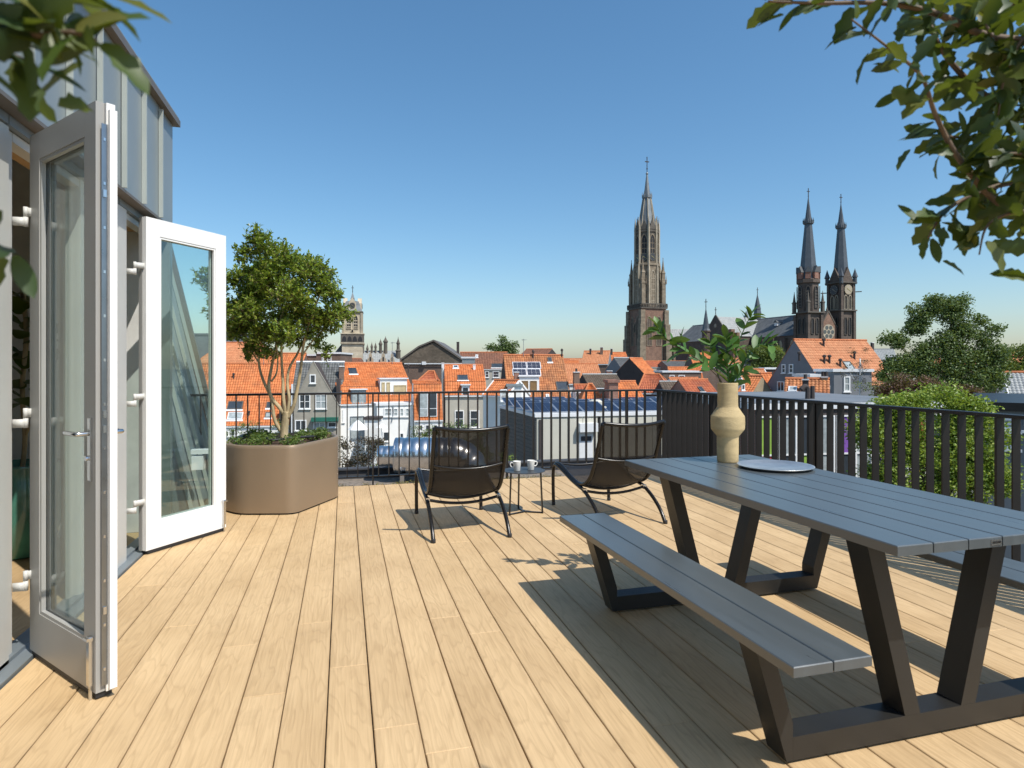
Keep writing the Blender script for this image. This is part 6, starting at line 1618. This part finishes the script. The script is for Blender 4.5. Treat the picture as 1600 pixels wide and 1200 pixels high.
# transept with its gable looking left
ty0, ty1 = 20, 31; tzr, tze = Z(499, 196), Z(527, 190)
m = MB(); m.prism([(ty0, 0), (ty0, tze), ((ty0 + ty1) / 2, tzr), (ty1, tze), (ty1, 0)], -9.5, TX / 2, lambda u, v, t: (t, u, v)); m.build('transept', 'brick_dark', mj)
ms = tile_sheet((ty0 - .2, tze - .1), ((ty0 + ty1) / 2, tzr + .05), -9.3, TX / 2, 'slate_pale', .7, .9, .04); ms.build('transept_roof', 'slate_pale', mj)
for (a, b) in (((ty0 - .3, tze), ((ty0 + ty1) / 2, tzr + .4)), (((ty0 + ty1) / 2, tzr + .4), (ty1 + .3, tze))):
    m = MB(); m.beam((-9.4, a[0], a[1]), (-9.4, b[0], b[1]), .5, .3, (1, 0, 0)); m.build('gable_coping', 'stone_dark', mj)
m = MB(); cross(m, -9.4, (ty0 + ty1) / 2, tzr + .4, 2.4); m.build('gable_cross', 'wall_dark', mj)
m = MB(); m.prism([(u + (ty0 + ty1) / 2, v) for u, v in lancet(2.6, tze - 5, tze - .3)], -9.56, -9.51, lambda u, v, t: (t, u, v)); m.build('gable_window', 'opening_dark', mj)
m = MB(); m.prism([((ty0 + ty1) / 2 + .55 * math.cos(k * math.pi / 8), tze + (tzr - tze) * .55 + .55 * math.sin(k * math.pi / 8)) for k in range(16)], -9.56, -9.51, lambda u, v, t: (t, u, v)); m.build('gable_oculus', 'stone_pale', mj)
m = MB(); m.box(-9.9, -8.6, ty0 - 2.0, ty0 - .8, 0, tze + 1.8); m.box(-7.9, -6.9, ty0 - 2.0, ty0 - .8, 0, tze + .9); m.build('stair_turret', 'brick_church', mj)
# ridge turret over the crossing
def turret(px, d_, yb, ym, yt, r, nm, lb):
    x, y = at(px, d_); t = thing(nm, lb, 'turret', (x, y, GZ), -YAW)
    zz0, z1, z2 = zat(yb, d_) - GZ, zat(ym, d_) - GZ, zat(yt, d_) - GZ
    m = MB(); m.lathe([(r, 0), (r, z1), (r * 1.25, z1 + .1), (r * 1.25, z1 + .4)], 8); m.build('turret_shaft', 'brick_dark', t)
    m = MB(); m.lathe([(r * 1.2, z1 + .4), (r * .9, z1 + .9), (.06, z2 - (z2 - z1) * .16)], 8); m.build('turret_cone', 'lead_dark', t)
    m = MB(); cross(m, 0, 0, z2 - (z2 - z1) * .18, (z2 - z1) * .18 + 1.2); m.build('turret_cross', 'wall_dark', t)
turret(1103, 172, 550, 519, 474, 1.05, 'stair_turret', 'slim round stair turret with slate cone left of the dark transept')
m = MB(); q = (TX / 2, 25.5); m.lathe([(1.0, zr - .5), (.95, zr + 1.6), (1.15, zr + 1.7), (.9, zr + 3.0), (1.0, zr + 3.1), (.06, zr + 7.6)], 8, (q[0], q[1], 0)); m.build('ridge_turret', 'lead_dark', mj)
m = MB(); cross(m, q[0], q[1], zr + 7.4, 2.2); m.build('turret_cross', 'wall_dark', mj)
m = MB(); m.lathe([(.8, zr - .5), (.75, zr + 1.2), (.05, zr + 3.0)], 6, (TX / 2, 30.5, 0)); m.build('ridge_vent', 'lead_dark', mj)

# ---- old town hall with its stone tower
d = 185; s = d / 1000; X, Y = at(551, d); yaw = R_(12)
th = thing('town_hall', 'pale stone clock tower with slate cap above an ornate roof of chimneys', 'town hall', (X, Y, GZ), -YAW + yaw)
Z = lambda py: zat(py, d) - GZ
hw = 2.85
m = MB(); m.box(-hw, hw, -hw, hw, 0, Z(536)); m.build('tower_foot', 'stone_hall', th)
m = MB(); m.box(-hw - .35, hw + .35, -hw - .35, hw + .35, Z(536) + .01, Z(523)); m.build('corbel_band', 'stone_dark', th)
for zz0, zz1 in ((537.5, 535.8), (523, 521.5)):
    m = MB(); m.box(-hw - .5, hw + .5, -hw - .5, hw + .5, Z(zz0) + .02, Z(zz1)); m.build('string_course', 'stone_hall', th)
for k in range(4):
    m = MB(); o_ = lancet(1.2, Z(534), Z(526)); F = face_M(FA, hw + .35); m.prism([(u - 2.2 + k * 1.46, v) for u, v in o_], .01, .05, F); m.build('corbel_arch', 'opening_dark', th)
m = MB(); m.box(-2.6, 2.6, -2.6, 2.6, Z(521.5) + .01, Z(489)); m.build('bell_stage', 'stone_hall', th)
for a in (FA, FA - math.pi / 2, FA + math.pi / 2):
    for u in (-.95, .95): opening(th, a, 2.6, 1.05, Z(514), Z(494), u, 'stone_hall', 'opening_dark', mull=1, louv=3, name='bell_opening')
    opening(th, a, 2.6, .5, Z(520), Z(515.5), .0, 'stone_hall', 'opening_dark')
for sx in (-1, 1):
    for sy in (-1, 1): m = MB(); m.box(sx * 2.6 - .3, sx * 2.6 + .3, sy * 2.6 - .3, sy * 2.6 + .3, Z(521.5) + .02, Z(489.5)); m.build('corner_pilaster', 'stone_pale', th)
m = MB(); m.box(-3.0, 3.0, -3.0, 3.0, Z(489) + .01, Z(487.5)); m.build('eaves_cornice', 'stone_dark', th)
m = MB(); m.lathe([(3.9, Z(487.5)), (3.0, Z(478)), (2.6, Z(472)), (.8, Z(470)), (.75, Z(466)), (.06, Z(457))], 4, (0, 0, 0), math.pi / 4); m.build('slate_cap', 'lead', th)
for a in (FA, FA - math.pi / 2, FA + math.pi / 2):
    F = face_M(a, 2.35); m = MB(); m.prism([(-1.0, Z(487.5)), (1.0, Z(487.5)), (1.0, Z(474)), (0, Z(466)), (-1.0, Z(474))], -.9, .25, F); f = m.build('clock_dormer', 'stone_hall', th)
    clock(th, a, 2.40, Z(478.5), .8, face='clock_face', hand='gold')
m = MB(); cross(m, 0, 0, Z(458), 2.2); m.build('weather_vane', 'wall_dark', th)
# hall roof right of the tower with gables, chimneys and obelisk pinnacles
ox = lambda px: (px - 551) * s
ze, zr = Z(566), Z(547)
m = MB(); m.prism([(0, 0), (0, ze), (5, zr), (10, ze), (10, 0)], ox(547), ox(624), lambda u, v, t: (t, u + 3, v)); m.build('hall_wall', 'stone_hall', th)
ms = tile_sheet((2.9, ze), (8, zr + .05), ox(547), ox(624), 'slate_pale', .6, .8, .04); ms.build('hall_roof', 'slate_pale', th)
for px, w in ((551, 6), (578, 5), (598, 5), (612, 4)):
    m = MB(); c = ox(px); ww = w * s
    m.prism([(c - ww, 0), (c - ww, Z(566)), (c - ww * .9, Z(560)), (c - ww * .55, Z(559)), (c - ww * .5, Z(553)), (c - ww * .2, Z(552)), (c, Z(546)), (c + ww * .2, Z(552)), (c + ww * .5, Z(553)), (c + ww * .55, Z(559)), (c + ww * .9, Z(560)), (c + ww, Z(566)), (c + ww, 0)], 2.0, 2.6, lambda u, v, t: (u, t, v)); f = m.build('stepped_gable', 'stone_pale', th)
    m = MB(); m.prism([(u + c, v) for u, v in lancet(ww * .5, Z(564), Z(557))], 1.95, 1.99, lambda u, v, t: (u, t, v)); m.build('gable_window', 'opening_dark', f)
for px, yt, w in ((580, 538, 1.6), (586, 538, 1.6), (594, 533, 2.4), (602, 529, 3.0), (573, 541, 1.6), (566, 534, 2.0)):
    m = MB(); ww = w * s; c = ox(px); m.lathe([(ww, zr - 4), (ww, Z(yt + 5)), (ww * 1.3, Z(yt + 4)), (ww * 1.3, Z(yt + 2)), (ww * .8, Z(yt)), (ww * .15, Z(yt - 4)), (0, Z(yt - 7))], 8, (c, 7, 0)); m.build('ornate_chimney', 'stone_dark', th)
m = MB(); c = ox(622); m.lathe([(.7, ze - 4), (.7, Z(548)), (.9, Z(547)), (.5, Z(545)), (.42, Z(537)), (.6, Z(535)), (.35, Z(532)), (.1, Z(527)), (0, Z(523))], 8, (c, 5, 0)); m.build('obelisk_pinnacle', 'stone_dark', th)
m = MB(); c = ox(533); m.prism([(c - 3.0, 0), (c - 3.0, Z(560)), (c + .4, Z(536)), (c + .4, 0)], 1, 9, lambda u, v, t: (u, t, v)); m.build('side_roof', 'lead_dark', th)

# ---- big dark brown gable left of centre
d = 92; s = .092; X, Y = at(672, d)
wh = thing('warehouse', 'large dark brown gabled roof right of the town hall chimneys', 'warehouse', (X, Y, GZ), -YAW, None)
Z = lambda py: zat(py, d) - GZ; ox = lambda px: (px - 672) * s
m = MB(); m.prism([(ox(627), 0), (ox(627), Z(563)), (ox(655), Z(543)), (ox(678), Z(534)), (ox(722), Z(563)), (ox(722), 0)], 0, 14, lambda u, v, t: (u, t, v)); m.build('wall', 'brick_brown', wh)
ms = tile_sheet((-.05, Z(566)), (.0, Z(563)), ox(627), ox(722), 'shingle_brown', .5, .4, .03)
m = MB(); m.uv = None; m.prism([(ox(628), Z(567)), (ox(628), Z(562)), (ox(655), Z(544)), (ox(678), Z(535)), (ox(721), Z(562)), (ox(721), Z(567))], -.2, -.002, lambda u, v, t: (u, t, v)); m.build('gable_shingles', 'warehouse_face', wh) if 'warehouse_face' in MATS else None
for a, b in (((626, 563), (655, 542.5)), ((655, 542.5), (678, 533)), ((678, 533), (723, 563))):
    m = MB(); m.beam((ox(a[0]), 6.9, Z(a[1]) + .1), (ox(b[0]), 6.9, Z(b[1]) + .1), 14.6, .22, (0, 0, 1)); m.build('roof_plane', 'fascia', wh)
m = MB(); m.box(ox(632), ox(722), -.3, -.203, Z(569), Z(567.5)); m.build('cornice', 'trim_white', wh)
m = MB(); m.box(ox(660), ox(666), -.5, -.205, Z(570), Z(565)); m.build('vent_box', 'trim_white', wh)
